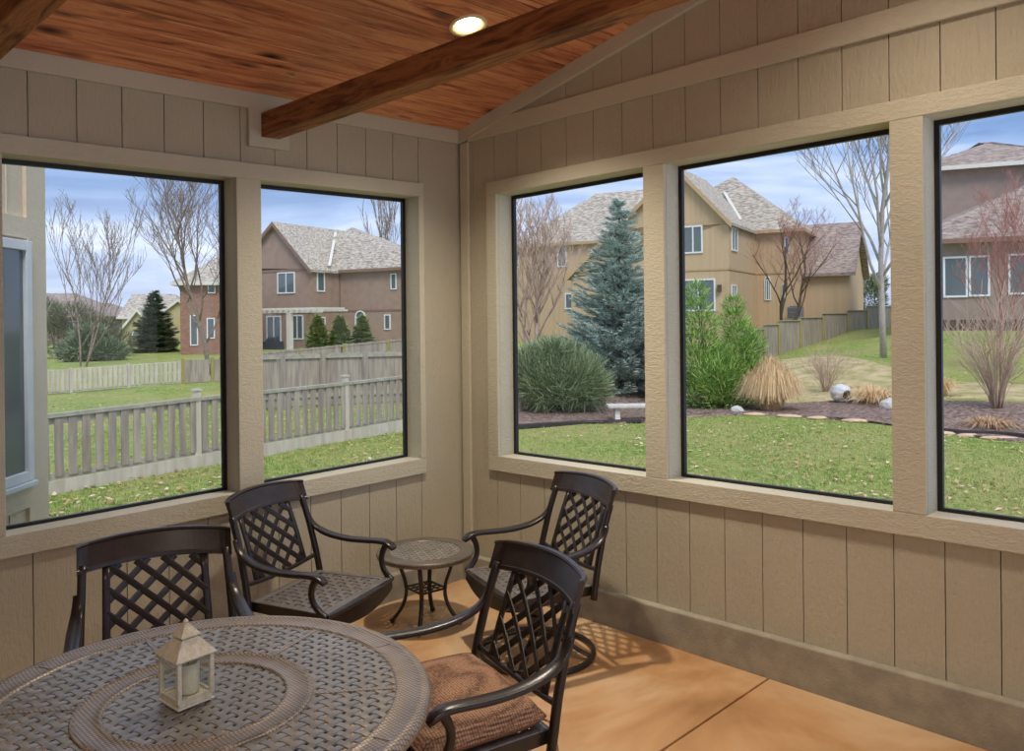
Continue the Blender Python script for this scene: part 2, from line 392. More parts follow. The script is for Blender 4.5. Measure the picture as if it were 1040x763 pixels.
for i, (T, (a, b_)) in enumerate([(TL, WINL[1]), (TL, WINL[0])] + [(TR, w) for w in WINR]): window(i+1, T, a, b_)

# floor slabs with control joint
bm = NB()
yj = -2.185
box(bm, (-6.0, yj+.005, -.12), (-.021, -.021, 0)); box(bm, (-6.0, -6.5, -.12), (-.021, yj-.005, 0)); box(bm, (-6.0, -6.5, -.13), (-.021, -.021, -.012))
struct('floor', bm, 'floor', bevel=.004)
# ceiling of stained boards
ZC = .121
cl = bpy.data.objects.new
bm = NB()
s = .0; y = 0
cosr = 1/math.sqrt(1+.235**2)
def ceil_pt(x, l, up): # l along the slope
    y_ = -l*cosr; return (x, y_, ROOF(x, y_)+up)
ce_parts = []
l = 0.0
while l < 4.3:
    a, b_ = l+.0032, l+ZC-.0032
    quadbox(bm, [ceil_pt(.0, a+.002, 0), ceil_pt(-5.05, a+.002, 0), ceil_pt(-5.05, b_-.002, 0), ceil_pt(.0, b_-.002, 0), ceil_pt(.0, a, .004), ceil_pt(-5.05, a, .004), ceil_pt(-5.05, b_, .004), ceil_pt(.0, b_, .004)])
    l += ZC
struct('ceiling', bm, 'pine')
bm = NB(); quadbox(bm, [ceil_pt(.0, .0, .0046), ceil_pt(-5.05, .0, .0046), ceil_pt(-5.05, 4.32, .0046), ceil_pt(.0, 4.32, .0046), ceil_pt(.0, .0, .2), ceil_pt(-5.05, .0, .2), ceil_pt(-5.05, 4.32, .2), ceil_pt(.0, 4.32, .2)])
box(bm, (-5.05, 0, 3.022), (.16, .16, 3.2)); quadbox(bm, [(0, .0, 3.02), (0, -4.6, 4.0), (.16, -4.6, 4.0), (.16, 0, 3.02), (0, 0, 3.2), (0, -4.6, 4.28), (.16, -4.6, 4.28), (.16, 0, 3.2)])
struct('roof_deck', bm, 'dark_gap')

# the part of the porch behind the camera: house wall, far slope of the ceiling
bm = NB(); box(bm, (-5.2, -7.0, 0), (-5.05, .16, 3.6)); struct('wall_back', bm, 'siding')
yr_ = -4.3*cosr_
bm = NB(); quadbox(bm, [(0, yr_, ROOF(0, yr_)), (-5.05, yr_, ROOF(-5, yr_)), (-5.05, -7, 3.15), (0, -7, 3.25), (0, yr_, ROOF(0, yr_)+.03), (-5.05, yr_, ROOF(-5, yr_)+.03), (-5.05, -7, 3.2), (0, -7, 3.3)]); struct('ceiling_far', bm, 'pine')

# tie beams
def beam(x0, x1, label):
    bm = NB(); N = 26
    rows = []
    r = random.Random(int(abs(x0)*100))
    for i in range(N+1):
        y_ = -.001 - i*4.4/N; z0 = 2.728 + .012*abs(y_); z1 = 2.858 + .0*abs(y_) + .004*abs(y_)
        j = lambda: r.uniform(-.0016, .0016)
        rows.append([bm.verts.new((x0+j(), y_, z0+j())), bm.verts.new((x1+j(), y_, z0+j())), bm.verts.new((x1+j(), y_, z1+j())), bm.verts.new((x0+j(), y_, z1+j()))])
    for A, B in zip(rows, rows[1:]):
        for k in range(4): bm.faces.new((A[k], A[(k+1) % 4], B[(k+1) % 4], B[k]))
    bm.faces.new(rows[0]); bm.faces.new(rows[-1][::-1])
    for v in bm.verts: v.co.y = v.co.y
    o = obj('tie_beam', bm, 'beam', None, False, .006)
    return tag(o, label, 'beam', 'wooden tie beams under the ceiling')
beam(-1.443, -1.333, 'long rough wooden tie beam crossing the ceiling beside the lit downlight')
beam(-2.9, -2.796, 'wooden tie beam cut off in the upper left corner of the photo')

# recessed lights (one in view; the two others are added out of view as fill light)
def downlight(x, y_, label, power, seen=True):
    z_ = ROOF(x, y_); n = Vector((KL*-1*0, .235, 1)).normalized()
    M4 = Matrix.Translation((x, y_, z_)) @ Vector((0, 0, 1)).rotation_difference(n).to_matrix().to_4x4()
    th = thing('recessed_light', label, 'ceiling light', (x, y_, z_), 0, 'recessed ceiling lights')
    I = Matrix.Translation((-x, -y_, -z_))
    bm = NB(); lathe(bm, [(.098, -.001), (.098, -.008), (.09, -.012), (.078, -.008), (.07, -.003), (.066, -.001)], 40, M4=I @ M4, cap=False); obj('trim_ring', bm, 'lamp_trim', th, True)
    bm = NB(); lathe(bm, [(.0655, -.001), (.06, -.0055), (.045, -.012), (.02, -.017), (.002, -.018)], 32, M4=I @ M4, cap=True); obj('lamp_lens', bm, 'lamp', th, True)
    L = bpy.data.lights.new('downlight_bulb', 'SPOT'); L.energy = power; L.color = (1, .88, .72); L.spot_size = math.radians(125); L.spot_blend = 1; L.shadow_soft_size = .05
    lo = bpy.data.objects.new('downlight_bulb', L); C.objects.link(lo); lo.location = (0, -.0, -.03); lo.parent = th
    return th
downlight(-.857, -1.03, 'lit round recessed downlight in the plank ceiling next to the beam', 190)
for x, y_ in ((-.857, -3.0), (-3.75, -4.0)):
    th = downlight(x, y_, 'added round recessed downlight out of view, fill light for the porch', 110 if x > -1 else 210)

# ------------------------------------------------------------------ furniture
def weave(bm, R=None, rect=None, pitch=.036, sw=.62, thick=.004, amp=.0028, z=0, rot=0, rin=0, poly=None):
    """plain basket weave of flat straps inside a disk of radius R or a rectangle"""
    cr, sr = math.cos(rot), math.sin(rot)
    ext = R if R else max(rect)*1.5
    n = int(ext/pitch)+1
    for dr in (0, 1):
        for k in range(-n, n+1):
            o = (k+.5)*pitch
            segs = []
            step = pitch/4
            m_ = int(ext/step)+2; run = []
            for i in range(-m_, m_+1):
                s_ = i*step
                p = (s_, o) if dr == 0 else (o, s_)
                x, y = p[0]*cr-p[1]*sr, p[0]*sr+p[1]*cr
                ok = (x*x+y*y <= R*R and x*x+y*y >= rin*rin) if R else poly(x, y)
                if ok: run.append((s_, i))
                else:
                    if len(run) > 1: segs.append(run)
                    run = []
            if len(run) > 1: segs.append(run)
            for run in segs:
                prev = None; w = pitch*sw/2
                for s_, i in run:
                    ph = math.cos(PI*(s_/pitch-.5) + PI*(k % 2) + (PI if dr else 0))
                    zz = z + amp*ph
                    ring = []
                    for dw, dz in ((-w, -thick/2), (w, -thick/2), (w*.86, thick/2), (0, thick*.56), (-w*.86, thick/2)):
                        p = (s_, o+dw) if dr == 0 else (o+dw, s_)
                        ring.append(bm.verts.new((p[0]*cr-p[1]*sr, p[0]*sr+p[1]*cr, zz+dz)))
                    if prev:
                        for j in range(5): bm.faces.new((prev[j], prev[(j+1) % 5], ring[(j+1) % 5], ring[j]))
                    else: bm.faces.new(ring[::-1])
                    prev = ring
                bm.faces.new(prev)

def post_y(z): # rear post line of the chair back
    pts = [(.37, .173), (.5, .198), (.64, .233), (.77, .273), (.86, .316)]
    for (za, ya), (zb, yb) in zip(pts, pts[1:]):
        if z <= zb: return ya+(yb-ya)*(z-za)/(zb-za)
    return pts[-1][1]
def back_y(x, z):
    k = max(0, min(1, (z-.46)/.3)); return post_y(z) + (.02+.04*k)*max(0, 1-(x/.29)**2)
def make_chair():
    t = thing('patio_armchair', '', 'chair')
    # seat : cast basket weave in a frame, curved apron in front
    fw, rw, yf, yr, zt = .285, .262, -.265, .172, .400
    hw = lambda y: fw+(rw-fw)*(y-yf)/(yr-yf)
    bm = NB(); box(bm, (-1, yf, 0), (1, yf+.045, 1), lambda x, y, z: (x*hw(y), y, zt-.02+.02*z)); box(bm, (-1, yr-.035, 0), (1, yr, 1), lambda x, y, z: (x*hw(y), y, zt-.02+.02*z))
    for s_ in (-1, 1):
        quadbox(bm, [(s_*hw(yf+.045), yf+.045, zt-.02), (s_*(hw(yf+.045)-.035), yf+.045, zt-.02), (s_*(hw(yr-.035)-.035), yr-.035, zt-.02), (s_*hw(yr-.035), yr-.035, zt-.02),
                     (s_*hw(yf+.045), yf+.045, zt), (s_*(hw(yf+.045)-.035), yf+.045, zt), (s_*(hw(yr-.035)-.035), yr-.035, zt), (s_*hw(yr-.035), yr-.035, zt)])
    seat = obj('seat', bm, 'seat_cast', t, False, .004)
    bm = NB(); weave(bm, rect=(.29, .29), pitch=.043, sw=.66, amp=.002, z=zt-.008, rot=0, poly=lambda x, y: yf+.03 < y < yr-.025 and abs(x) < hw(y)-.028)
    obj('seat_weave', bm, 'seat_cast', seat)
    bm = NB()
    N = 16; rows = []
    for i in range(N+1):
        x = -fw + 2*fw*i/N; dz = .045+.045*(1-(x/fw)**2); bow = .018*(1-(x/fw)**2)
        rows.append([bm.verts.new(p) for p in ((x, yf-.012-bow, zt-.002), (x, yf-.016-bow, zt-.012), (x, yf-.006-bow, zt-.02), (x, yf-.008-bow, zt-.01-dz), (x, yf+.01, zt-.01-dz), (x, yf+.01, zt-.002))])
    for A, B in zip(rows, rows[1:]):
        for k in range(6): bm.faces.new((A[k], A[(k+1) % 6], B[(k+1) % 6], B[k]))
    bm.faces.new(rows[0]); bm.faces.new(rows[-1][::-1])
    for s_ in (-1, 1):
        quadbox(bm, [(s_*fw, yf+.01, zt-.058), (s_*(fw-.018), yf+.01, zt-.058), (s_*(rw-.018), yr, zt-.05), (s_*rw, yr, zt-.05), (s_*(fw+.001), yf+.01, zt-.003), (s_*(fw-.018), yf+.01, zt-.0205), (s_*(rw-.018), yr, zt-.0205), (s_*(rw+.001), yr, zt-.003)])
    box(bm, (-rw, yr-.004, zt-.05), (rw, yr+.012, zt-.004))
    obj('apron', bm, 'cast', t, False, .003)
    # posts
    for s_ in (-1, 1):
        bm = NB(); pts = [(s_*(.285-.003*k), post_y(z_), z_) for k, z_ in enumerate((.335, .42, .5, .58, .64, .71, .79))]
        sweep(bm, catmull(pts, 3), .032, .03, (0, 1, 0)); obj('back_post', bm, 'cast', t, True)
        # arm
        bm = NB()
        pts = [(s_*.281, .246, .69), (s_*.285, .222, .64), (s_*.290, .182, .608), (s_*.297, .11, .583), (s_*.303, .01, .570), (s_*.306, -.09, .570), (s_*.306, -.17, .574), (s_*.304, -.22, .572), (s_*.302, -.252, .560), (s_*.300, -.274, .543)]
        sweep(bm, catmull(pts, 5), .050, .022, (0, .25, 1), 10, lambda k: .75+.35*ss(0, .35, k)-.25*ss(.9, 1, k)); arm = obj('armrest', bm, 'cast', t, True)
        bm = NB()
        pts = [(s_*.303, -.225, .562), (s_*.303, -.205, .525), (s_*.301, -.197, .485), (s_*.297, -.207, .445), (s_*.291, -.235, .41), (s_*.288, -.266, .385)]
        sweep(bm, catmull(pts, 5), .03, .03, (0, 1, .3), 8, lambda k: 1.1-.25*math.sin(PI*k)); obj('arm_support', bm, 'cast', arm, True)
    # crest rail
    bm = NB(); N = 28; rows = []
    X = .286
    for i in range(N+1):
        x = -X+2*X*i/N; k = max(0, 1-(x/.29)**2); e = ss(.256, .286, abs(x))
        zb, zt_ = .760+.014*k, .860+.016*k; yb, yt = .268+.062*k-.01*e, .314+.064*k-.022*e
        n_ = Vector((0, 1, -.45)).normalized()*.0095
        a, b_ = Vector((x, yb, zb)), Vector((x, yt, zt_)); lip = Vector((0, .004, .006))
        rows.append([bm.verts.new(p) for p in (a-n_, a.lerp(b_, .12)-n_*1.25, a.lerp(b_, .16)-n_, a.lerp(b_, .88)-n_, a.lerp(b_, .93)-n_*1.6, b_-n_*1.4, b_+lip, b_+n_*1.4, a.lerp(b_, .9)+n_, a+n_)])
    for A, B in zip(rows, rows[1:]):
        for k in range(10): bm.faces.new((A[k], A[(k+1) % 10], B[(k+1) % 10], B[k]))
    bm.faces.new(rows[0]); bm.faces.new(rows[-1][::-1])
    obj('crest_rail', bm, 'cast_weave', t)
    # stiles + bottom rail + lattice
    bm = NB()
    for s_ in (-1, 1):
        sweep(bm, [(s_*(.188-.006*k/6), back_y(.188, z_), z_) for k, z_ in enumerate([.47+.05*j for j in range(7)])], .030, .014, (0, 1, 0))
    zr = lambda x: .478-.022*(1-(x/.28)**2)
    sweep(bm, [(x, back_y(x, zr(x)), zr(x)) for x in [-.28+.56*i/16 for i in range(17)]], .016, .022, (0, 0, 1))
    fr = obj('back_frame', bm, 'cast', t, True)
    bm = NB()
    xl, z0, z1 = .188, .478, .775; pitch = .102
    for sg in (-1, 1):
        for k in range(-6, 7):
            c0 = k*pitch
            pts = []
            for i in range(61):
                x = -xl+2*xl*i/60; z_ = .62 + sg*(x*.86) + c0*.86
                if z0-.012 < z_ < z1: pts.append((x, back_y(x, z_) + sg*.003, z_))
            if len(pts) > 2: sweep(bm, pts[::4] + ([pts[-1]] if (len(pts)-1) % 4 else []), .027, .010, (0, 1, 0), 8)
    obj('back_lattice', bm, 'cast', t)
    # swivel pedestal
    bm = NB(); box(bm, (-.12, -.14, .335), (.12, .1, .352)); box(bm, (-.26, -.05, .345), (.26, -.02, .36)); lathe(bm, [(.036, .1), (.036, .2), (.028, .205), (.028, .34)], 24); box(bm, (-.26, .02, .345), (.26, .05, .36))
    obj('swivel_post', bm, 'cast', t, False, .003)
    bm = NB(); sweep(bm, [(.292*math.cos(2*PI*i/48), .292*math.sin(2*PI*i/48), .016) for i in range(48)], .026, .026, (0, 0, 1), 8, closed=True)
    base = obj('base_ring', bm, 'cast', t, True)
    for k in range(4):
        a = PI/4+k*PI/2; bm = NB()
        sweep(bm, catmull([(r_*math.cos(a), r_*math.sin(a), z_) for r_, z_ in ((.285, .018), (.22, .045), (.14, .085), (.03, .115))], 5), .036, .012, (0, 0, 1)); obj('base_spoke', bm, 'cast', base, True)
    return t
chairs = [((-1.459, -.522), .385, 'dark lattice-back armchair below the left windows, between big round table and side table'),
          ((-.567, -1.188), -1.895, 'dark lattice-back swivel armchair against the right wall, behind the cushioned chair'),
          ((-1.780, -1.976), -1.842, 'dark lattice-back patio armchair in front with a tan woven cushion on its seat'),
          ((-2.406, -1.009), -.298, 'dark lattice-back armchair at the far left, its seat hidden behind the big round table')]
ch0 = make_chair()
for i, ((x, y), rz, lab) in enumerate(chairs):
    o = ch0 if i == 0 else dup(ch0)
    o.location = (x, y, 0); o.rotation_euler = (0, 0, rz); tag(o, lab, 'chair', 'lattice-back patio armchairs')
# cushion on chair 3
bm = NB()
N = 20; top, bot = [], []
def cush(u, v, side):
    fw, rw, yf, yr = .292, .268, -.285, .168
    ex = 8; y = yf+(yr-yf)*(v+1)/2; hw_ = fw+(rw-fw)*(v+1)/2
    e = (1-abs(u)**ex)*(1-abs(v)**ex)
    z = .403 + .038 + side*.038*(max(0, e)**.24)
    rr = 1-.035*(abs(u)**6*abs(v)**6)
    if side > 0: z += .016*math.exp(-(u*u+v*v)*1.2) + .002*math.sin(9*u+4*v)
    return (u*hw_*rr, y*rr, z)
for side, arr in ((1, top), (-1, bot)):
    for i in range(N+1): arr.append([bm.verts.new(cush(-1+2*i/N, -1+2*j/N, side)) for j in range(N+1)])
for arr in (top, bot):
    for i in range(N):
        for j in range(N): bm.faces.new((arr[i][j], arr[i+1][j], arr[i+1][j+1], arr[i][j+1]))
bmesh.ops.remove_doubles(bm, verts=bm.verts[:], dist=1e-4)
cu = thing('seat_cushion', 'tan brown woven seat cushion on the nearest armchair', 'cushion', (-1.780, -1.976, 0), -1.842)
obj('cushion_pad', bm, 'cushion', cu, True)
bm = NB(); ring = []
for i in range(64):
    a = 2*PI*i/64; c_, s_ = math.cos(a), math.sin(a); u = math.copysign(abs(c_)**.3, c_); v = math.copysign(abs(s_)**.3, s_); mm = max(abs(u), abs(v)); p = cush(u/mm if mm else 0, v/mm if mm else 0, 0); ring.append(p)
sweep(bm, ring, .009, .009, (0, 0, 1), 6, closed=True); obj('piping', bm, 'cushion', cu, True)
for s_ in (-1, 1):
    bm = NB(); sweep(bm, catmull([(s_*.232, .150, .425), (s_*.255, .175, .42), (s_*.275, .192, .40), (s_*.262, .2, .36), (s_*.268, .205, .31)], 4), .010, .004, (0, 0, 1), 6); obj('tie_strap', bm, 'cushion', cu)

def curved_legs(parent, n, a0, prof, w, h, mat='cast', foot=True):
    for k in range(n):
        a = a0 + k*2*PI/n; bm = NB()
        sweep(bm, catmull([(r_*math.cos(a), r_*math.sin(a), z_) for r_, z_ in prof], 6), w, h, (-math.sin(a), math.cos(a), 0), 8)
        lg = obj('leg', bm, mat, parent, True)
        if foot:
            r_ = prof[-1][0]; bm = NB(); bmesh.ops.create_uvsphere(bm, u_segments=10, v_segments=6, radius=.016, matrix=Matrix.Translation((r_*math.cos(a), r_*math.sin(a), .013)) @ Matrix.Diagonal((1, 1, .8, 1))); obj('foot', bm, mat, lg, True)
# round dining table
RT_ = .64; ZT = .70
tb = thing('round_dining_table', 'large round cast metal dining table with a basket-weave top holding a lantern', 'table', (-2.67, -1.87, 0), 0)
bm = NB(); weave(bm, R=.548, pitch=.0325, sw=.65, thick=.0035, amp=.0013, z=ZT-.008, rot=math.radians(12)); top_ = obj('woven_top', bm, 'table_cast', tb)
bm = NB(); lathe(bm, [(.535, ZT-.012), (.541, ZT-.002), (.548, ZT-.0005), (.553, ZT-.003), (.560, ZT-.004), (.602, ZT-.004), (.608, ZT-.001), (.618, ZT), (.632, ZT-.004), (.640, ZT-.016), (.636, ZT-.034), (.615, ZT-.038), (.60, ZT-.03), (.54, ZT-.022), (.535, ZT-.012)], 128, cap=False)
obj('rim_band', bm, 'table_band', tb, True)
bm = NB(); lathe(bm, [(.232, ZT-.016), (.234, ZT-.003), (.240, ZT+.0005), (.246, ZT-.003), (.296, ZT-.003), (.300, ZT+.001), (.304, ZT-.003), (.308, ZT+.001), (.312, ZT-.003), (.314, ZT-.016), (.232, ZT-.016)], 96, cap=False)
obj('centre_ring', bm, 'table_band', tb, True)
for k in range(6):
    bm = NB(); a = math.radians(82)+k*PI/3; d = Vector((math.cos(a), math.sin(a), 0)); sd = Vector((-d.y, d.x, 0))*.0085
    P = [d*.316-sd, d*.316+sd, d*.54+sd, d*.54-sd]
    quadbox(bm, [p+Vector((0, 0, ZT-.014)) for p in P] + [p+Vector((0, 0, ZT-.0035)) for p in P]); obj('spoke_strip', bm, 'table_band', tb)
for k in range(6):
    bm = NB(); a = math.radians(-7)+k*PI/3; d = Vector((math.cos(a), math.sin(a), 0)); sd = Vector((-d.y, d.x, 0))*.002
    P = [d*.556-sd, d*.556+sd, d*.606+sd, d*.606-sd]
    quadbox(bm, [p+Vector((0, 0, ZT-.008)) for p in P] + [p+Vector((0, 0, ZT-.002)) for p in P]); obj('rim_seam', bm, 'table_cast', tb)
bm = NB(); ringband(bm, .40, .43, ZT-.06, ZT-.018, 64); obj('apron_ring', bm, 'cast', tb)
curved_legs(tb, 4, PI/4, [(.42, ZT-.03), (.36, .5), (.27, .3), (.33, .12), (.42, .012)], .035, .045)
# side table
stb = thing('round_side_table', 'small round cast metal side table with four curved legs in the corner', 'side table', (-.70, -.455, 0), math.radians(0))
ZB = .42
bm = NB(); weave(bm, R=.205, pitch=.031, sw=.68, thick=.0035, amp=.0013, z=ZB-.008, rot=math.radians(20)); obj('woven_top', bm, 'table_cast', stb)
bm = NB(); lathe(bm, [(.195, ZB-.014), (.198, ZB-.002), (.206, ZB), (.212, ZB-.003), (.258, ZB-.003), (.265, ZB), (.274, ZB-.003), (.278, ZB-.012), (.272, ZB-.03), (.25, ZB-.032), (.195, ZB-.014)], 80, cap=False); obj('rim_band', bm, 'table_band', stb, True)
curved_legs(stb, 4, math.radians(45-6), [(.155, ZB-.025), (.148, .33), (.118, .24), (.112, .17), (.138, .09), (.195, .012)], .020, .024)
bm = NB()
for k in range(4):
    a = math.radians(45-6)+k*PI/2; a2 = a+PI/2
    p, q_ = Vector((.118*math.cos(a), .118*math.sin(a), .205)), Vector((.118*math.cos(a2), .118*math.sin(a2), .205))
    sweep(bm, [p, q_], .014, .010)
for k in range(-1, 2):
    for s_ in (0, 1):
        a = math.radians(45-6)+s_*PI/2+PI/4; d = Vector((math.cos(a), math.sin(a), 0)); n_ = Vector((-d.y, d.x, 0)); o_ = n_*(k*.042) + Vector((0, 0, .205))
        sweep(bm, [o_-d*.08, o_+d*.08], .010, .008)
obj('lower_shelf', bm, 'cast', stb)

# lantern
ang = math.atan2(.105, .0)  # corner front -> left runs along +y
lx, ly = -2.693, -1.856
ln = thing('candle_lantern', 'small cream metal candle lantern with glass sides on the round table', 'lantern', (lx, ly, ZT+.001), math.radians(5)); ln.scale = (1, 1, .93)
hb = .049
bm = NB(); box(bm, (-hb-.004, -hb-.004, 0), (hb+.004, hb+.004, .006)); box(bm, (-hb, -hb, .006), (hb, hb, .022)); obj('lantern_base', bm, 'lantern', ln, False, .002)
bm = NB(); e = .0055
for sx in (-1, 1):
    for sy in (-1, 1):
        box(bm, (sx*(hb-.002)-e, sy*(hb-.002)-e, .02), (sx*(hb-.002)+e, sy*(hb-.002)+e, .138))
for z_ in (.022, .132):
    for s_ in (-1, 1):
        box(bm, (-hb, s_*(hb-.002)-.003, z_), (hb, s_*(hb-.002)+.003, z_+.006)); box(bm, (s_*(hb-.002)-.003, -hb, z_), (s_*(hb-.002)+.003, hb, z_+.006))
obj('lantern_frame', bm, 'lantern', ln)
def frustum(bm, a, za, b_, zb):
    quadbox(bm, [(-a, -a, za), (a, -a, za), (a, a, za), (-a, a, za), (-b_, -b_, zb), (b_, -b_, zb), (b_, b_, zb), (-b_, b_, zb)])
bm = NB(); frustum(bm, .058, .137, .060, .1395); frustum(bm, .060, .1395, .024, .186); frustum(bm, .021, .186, .021, .192); frustum(bm, .029, .192, .029, .1945); frustum(bm, .028, .1945, .004, .226); lathe(bm, [(.005, .224), (.008, .230), (.004, .236), (.001, .238)], 12)
obj('lantern_roof', bm, 'lantern', ln, False, .001)
bm = NB()
for s_ in (-1, 1):
    box(bm, (-hb+.008, s_*(hb-.002)-.0008, .029), (hb-.008, s_*(hb-.002)+.0008, .131)); box(bm, (s_*(hb-.002)-.0008, -hb+.008, .029), (s_*(hb-.002)+.0008, hb-.008, .131))
obj('glass_sides', bm, 'lantern_glass', ln)
bm = NB(); lathe(bm, [(.022, 0), (.0245, .002), (.0245, .066), (.0235, .072), (.021, .073), (.017, .066), (.004, .063)], 32)
cd = thing('pillar_candle', 'ivory pillar candle standing inside the cream lantern', 'candle', (lx+.004, ly-.002, ZT+.0235)); cd.scale = (1.2, 1.2, 1.1); obj('wax_body', bm, 'wax', cd, True)
bm = NB(); sweep(bm, [(0, 0, .062), (.001, 0, .069), (.003, 0, .074)], .0018, .0018, n=6); obj('wick', bm, 'hollow', cd)

# ------------------------------------------------------------------ ground
# measured ground heights (x, y, z)
CTRL = [(1.83, 8.08, -.51), (4.89, 8.63, -.50), (-.37, 7.66, -.52), (-.86, 5.9, -.42), (5.6, 26.3, -.71), (9.1, 25.6, -.58), (6.75, 2.5, -.58),
        (11.8, 7.36, -.69), (9.8, 7.9, -.63), (14.2, 4.95, -.57), (17.3, 4.7, -.45), (31.6, 14.4, -.36), (50.2, 15.7, .8), (27.5, 7.2, .14),
        (7.6, -1.1, -.70), (13.8, .45, -.62), (16.8, 1.0, -.30), (39.1, 6.9, .9), (21.5, 18.9, .50), (27.1, 45.8, -.35), (38, 19.3, .1), (18, 7, -.62), (15.5, 7.0, -.66),
        (3, 2, -.5), (2, -3, -.7), (16, 26, -.4), (20, 36, -.4), (60, 30, .8), (5, 60, -.6), (60, 70, .2), (13.5, 11, -.3)]
def hgt(x, y):
    a = math.atan2(y-CP.y, x-CP.x); r = math.log(math.hypot(x-CP.x, y-CP.y)+.1); sw = sz = 0
    for cx, cy, cz in CTRL:
        aa = math.atan2(cy-CP.y, cx-CP.x); rr = math.log(math.hypot(cx-CP.x, cy-CP.y)+.1)
        d = ((a-aa)*3)**2+((r-rr)*2.2)**2+.004; w = 1/d**1.8; sw += w; sz += w*cz
    return sz/sw
def gp(px, py, D):
    """point of the ground below the line of sight px at depth D"""
    p = at(px, 322, D); return Vector((p.x, p.y, hgt(p.x, p.y)))
bm = NB(); rows = []
NR, NA = 90, 80
for i in range(NR+1):
    r = 3.6*(130/3.6)**(i/NR); row = []
    for j in range(NA+1):
        a = YAW - math.radians(52) + math.radians(104)*j/NA; x, y = CP.x+r*math.cos(a), CP.y+r*math.sin(a)
        row.append(bm.verts.new((x, y, min(hgt(x, y), -.16 if r < 7 else 9)+.02*noise.noise(Vector((x*.5, y*.5, 0))))))
    rows.append(row)
for A, B in zip(rows, rows[1:]):
    for j in range(NA): bm.faces.new((A[j], A[j+1], B[j+1], B[j]))
g_ = struct('lawn_ground', bm, 'lawn', True)
def bed(name, pts, mat, up, sub=10, th=.04):
    """closed outline of ground points -> draped slab"""
    bm = NB(); P = catmull(pts + [pts[0]], 5)[:-1]
    c = sum((Vector(p) for p in P), Vector())/len(P); N = sub; prev = None
    cv = bm.verts.new((c.x, c.y, hgt(c.x, c.y)+up)); rings = []
    for k in range(1, N+1):
        ring = []
        for p in P:
            q_ = c.lerp(Vector(p), k/N); z = hgt(q_.x, q_.y)+up*(1 if k < N else .2) + .03*noise.noise(Vector((q_.x*1.5, q_.y*1.5, 3)))*(k < N)
            ring.append(bm.verts.new((q_.x, q_.y, z)))
        rings.append(ring)
    n = len(P); low = [bm.verts.new(v.co-Vector((0, 0, up*.2+th))) for v in rings[-1]]
    for j in range(n): bm.faces.new((cv, rings[0][j], rings[0][(j+1) % n]))
    for A, B in zip(rings, rings[1:]+[low]):
        for j in range(n): bm.faces.new((A[j], B[j], B[(j+1) % n], A[(j+1) % n]))
    return struct(name, bm, mat, True)
def E_(px, py, D): p = at(px, py, D); return (p.x, p.y, 0)
bed('mulch_bed', [E_(500, 420, 17.0), E_(560, 424, 17.6), (*gp(640, 0, 18.3).xy, 0), (*gp(700, 0, 18.8).xy, 0), (*gp(790, 0, 18.4).xy, 0), (*gp(860, 0, 17.3).xy, 0), (*gp(950, 0, 15.9).xy, 0), (*gp(1060, 0, 14.6).xy, 0), (*gp(1080, 0, 17.5).xy, 0), (*gp(960, 0, 18.5).xy, 0), (*gp(880, 0, 20.2).xy, 0), (*gp(820, 0, 20.4).xy, 0), (*gp(760, 0, 22).xy, 0), (*gp(660, 0, 27).xy, 0), (*gp(560, 0, 26).xy, 0), (*gp(490, 0, 22).xy, 0)], 'mulch', .05)
bed('dry_grass_patch', [(*gp(790, 0, 20.6).xy, 0), (*gp(860, 0, 20.3).xy, 0), (*gp(930, 0, 20.0).xy, 0), (*gp(1000, 0, 19.2).xy, 0), (*gp(1070, 0, 18.6).xy, 0), (*gp(1070, 0, 22).xy, 0), (*gp(980, 0, 23).xy, 0), (*gp(900, 0, 26.5).xy, 0), (*gp(850, 0, 31).xy, 0), (*gp(800, 0, 35).xy, 0), (*gp(760, 0, 34).xy, 0), (*gp(755, 0, 26).xy, 0)], 'straw_ground', .03)
# edging
bm = NB(); pts = [gp(px, 0, D) for px, D in ((505, 17.0), (560, 17.5), (620, 18.2), (650, 18.3))]; sweep(bm, catmull([p+Vector((0, 0, .04)) for p in pts], 5), .05, .12); tag(obj('bed_edging', bm, 'edging', smooth=True), 'black plastic edging strip between lawn and mulch below the dark shrub', 'edging')
bm = NB(); pts = [gp(px, 0, D) for px, D in ((940, 15.95), (975, 15.5), (1010, 15.3), (1060, 14.6))]; sweep(bm, catmull([p+Vector((0, 0, .06)) for p in pts], 5), .04, .12); tag(obj('bed_edging', bm, 'edging', smooth=True), 'black plastic edging strip in front of the fountain-shaped bare shrub', 'edging')
for k, (px, D, w) in enumerate(((765, 18.6, .5), (800, 18.2, .6), (832, 17.75, .55), (868, 17.1, .6), (958, 15.65, .55), (985, 15.35, .5), (1016, 15.0, .7))):
    p = gp(px, 0, D); st = NB(); r = random.Random(k)
    bmesh.ops.create_icosphere(st, subdivisions=2, radius=.5, matrix=Matrix.Diagonal((w, .20, .09, 1)))
    for v in st.verts: v.co *= 1+.22*noise.noise(v.co*4+Vector((k*3, 0, 0)))
    o = obj('edging_stone', st, 'flag'); o.location = p+Vector((0, 0, .025)); o.rotation_euler = (0, 0, YAW-PI/2-.35+r.uniform(-.2, .2))
    names_ = ['flat sandstone edging piece at the foot of the dry grass clump', 'flat sandstone edging piece just right of the dry grass clump', 'flat sandstone edging piece before the bare mulch, left of the white pot',
              'flat sandstone edging piece below the white pot, by the thick mullion', 'flat sandstone edging piece leftmost in the right-hand window', 'middle flat sandstone edging piece in the right-hand window', 'long flat sandstone edging piece in front of the fountain-shaped shrub']
    tag(o, names_[k], 'stone', 'sandstone bed edging')

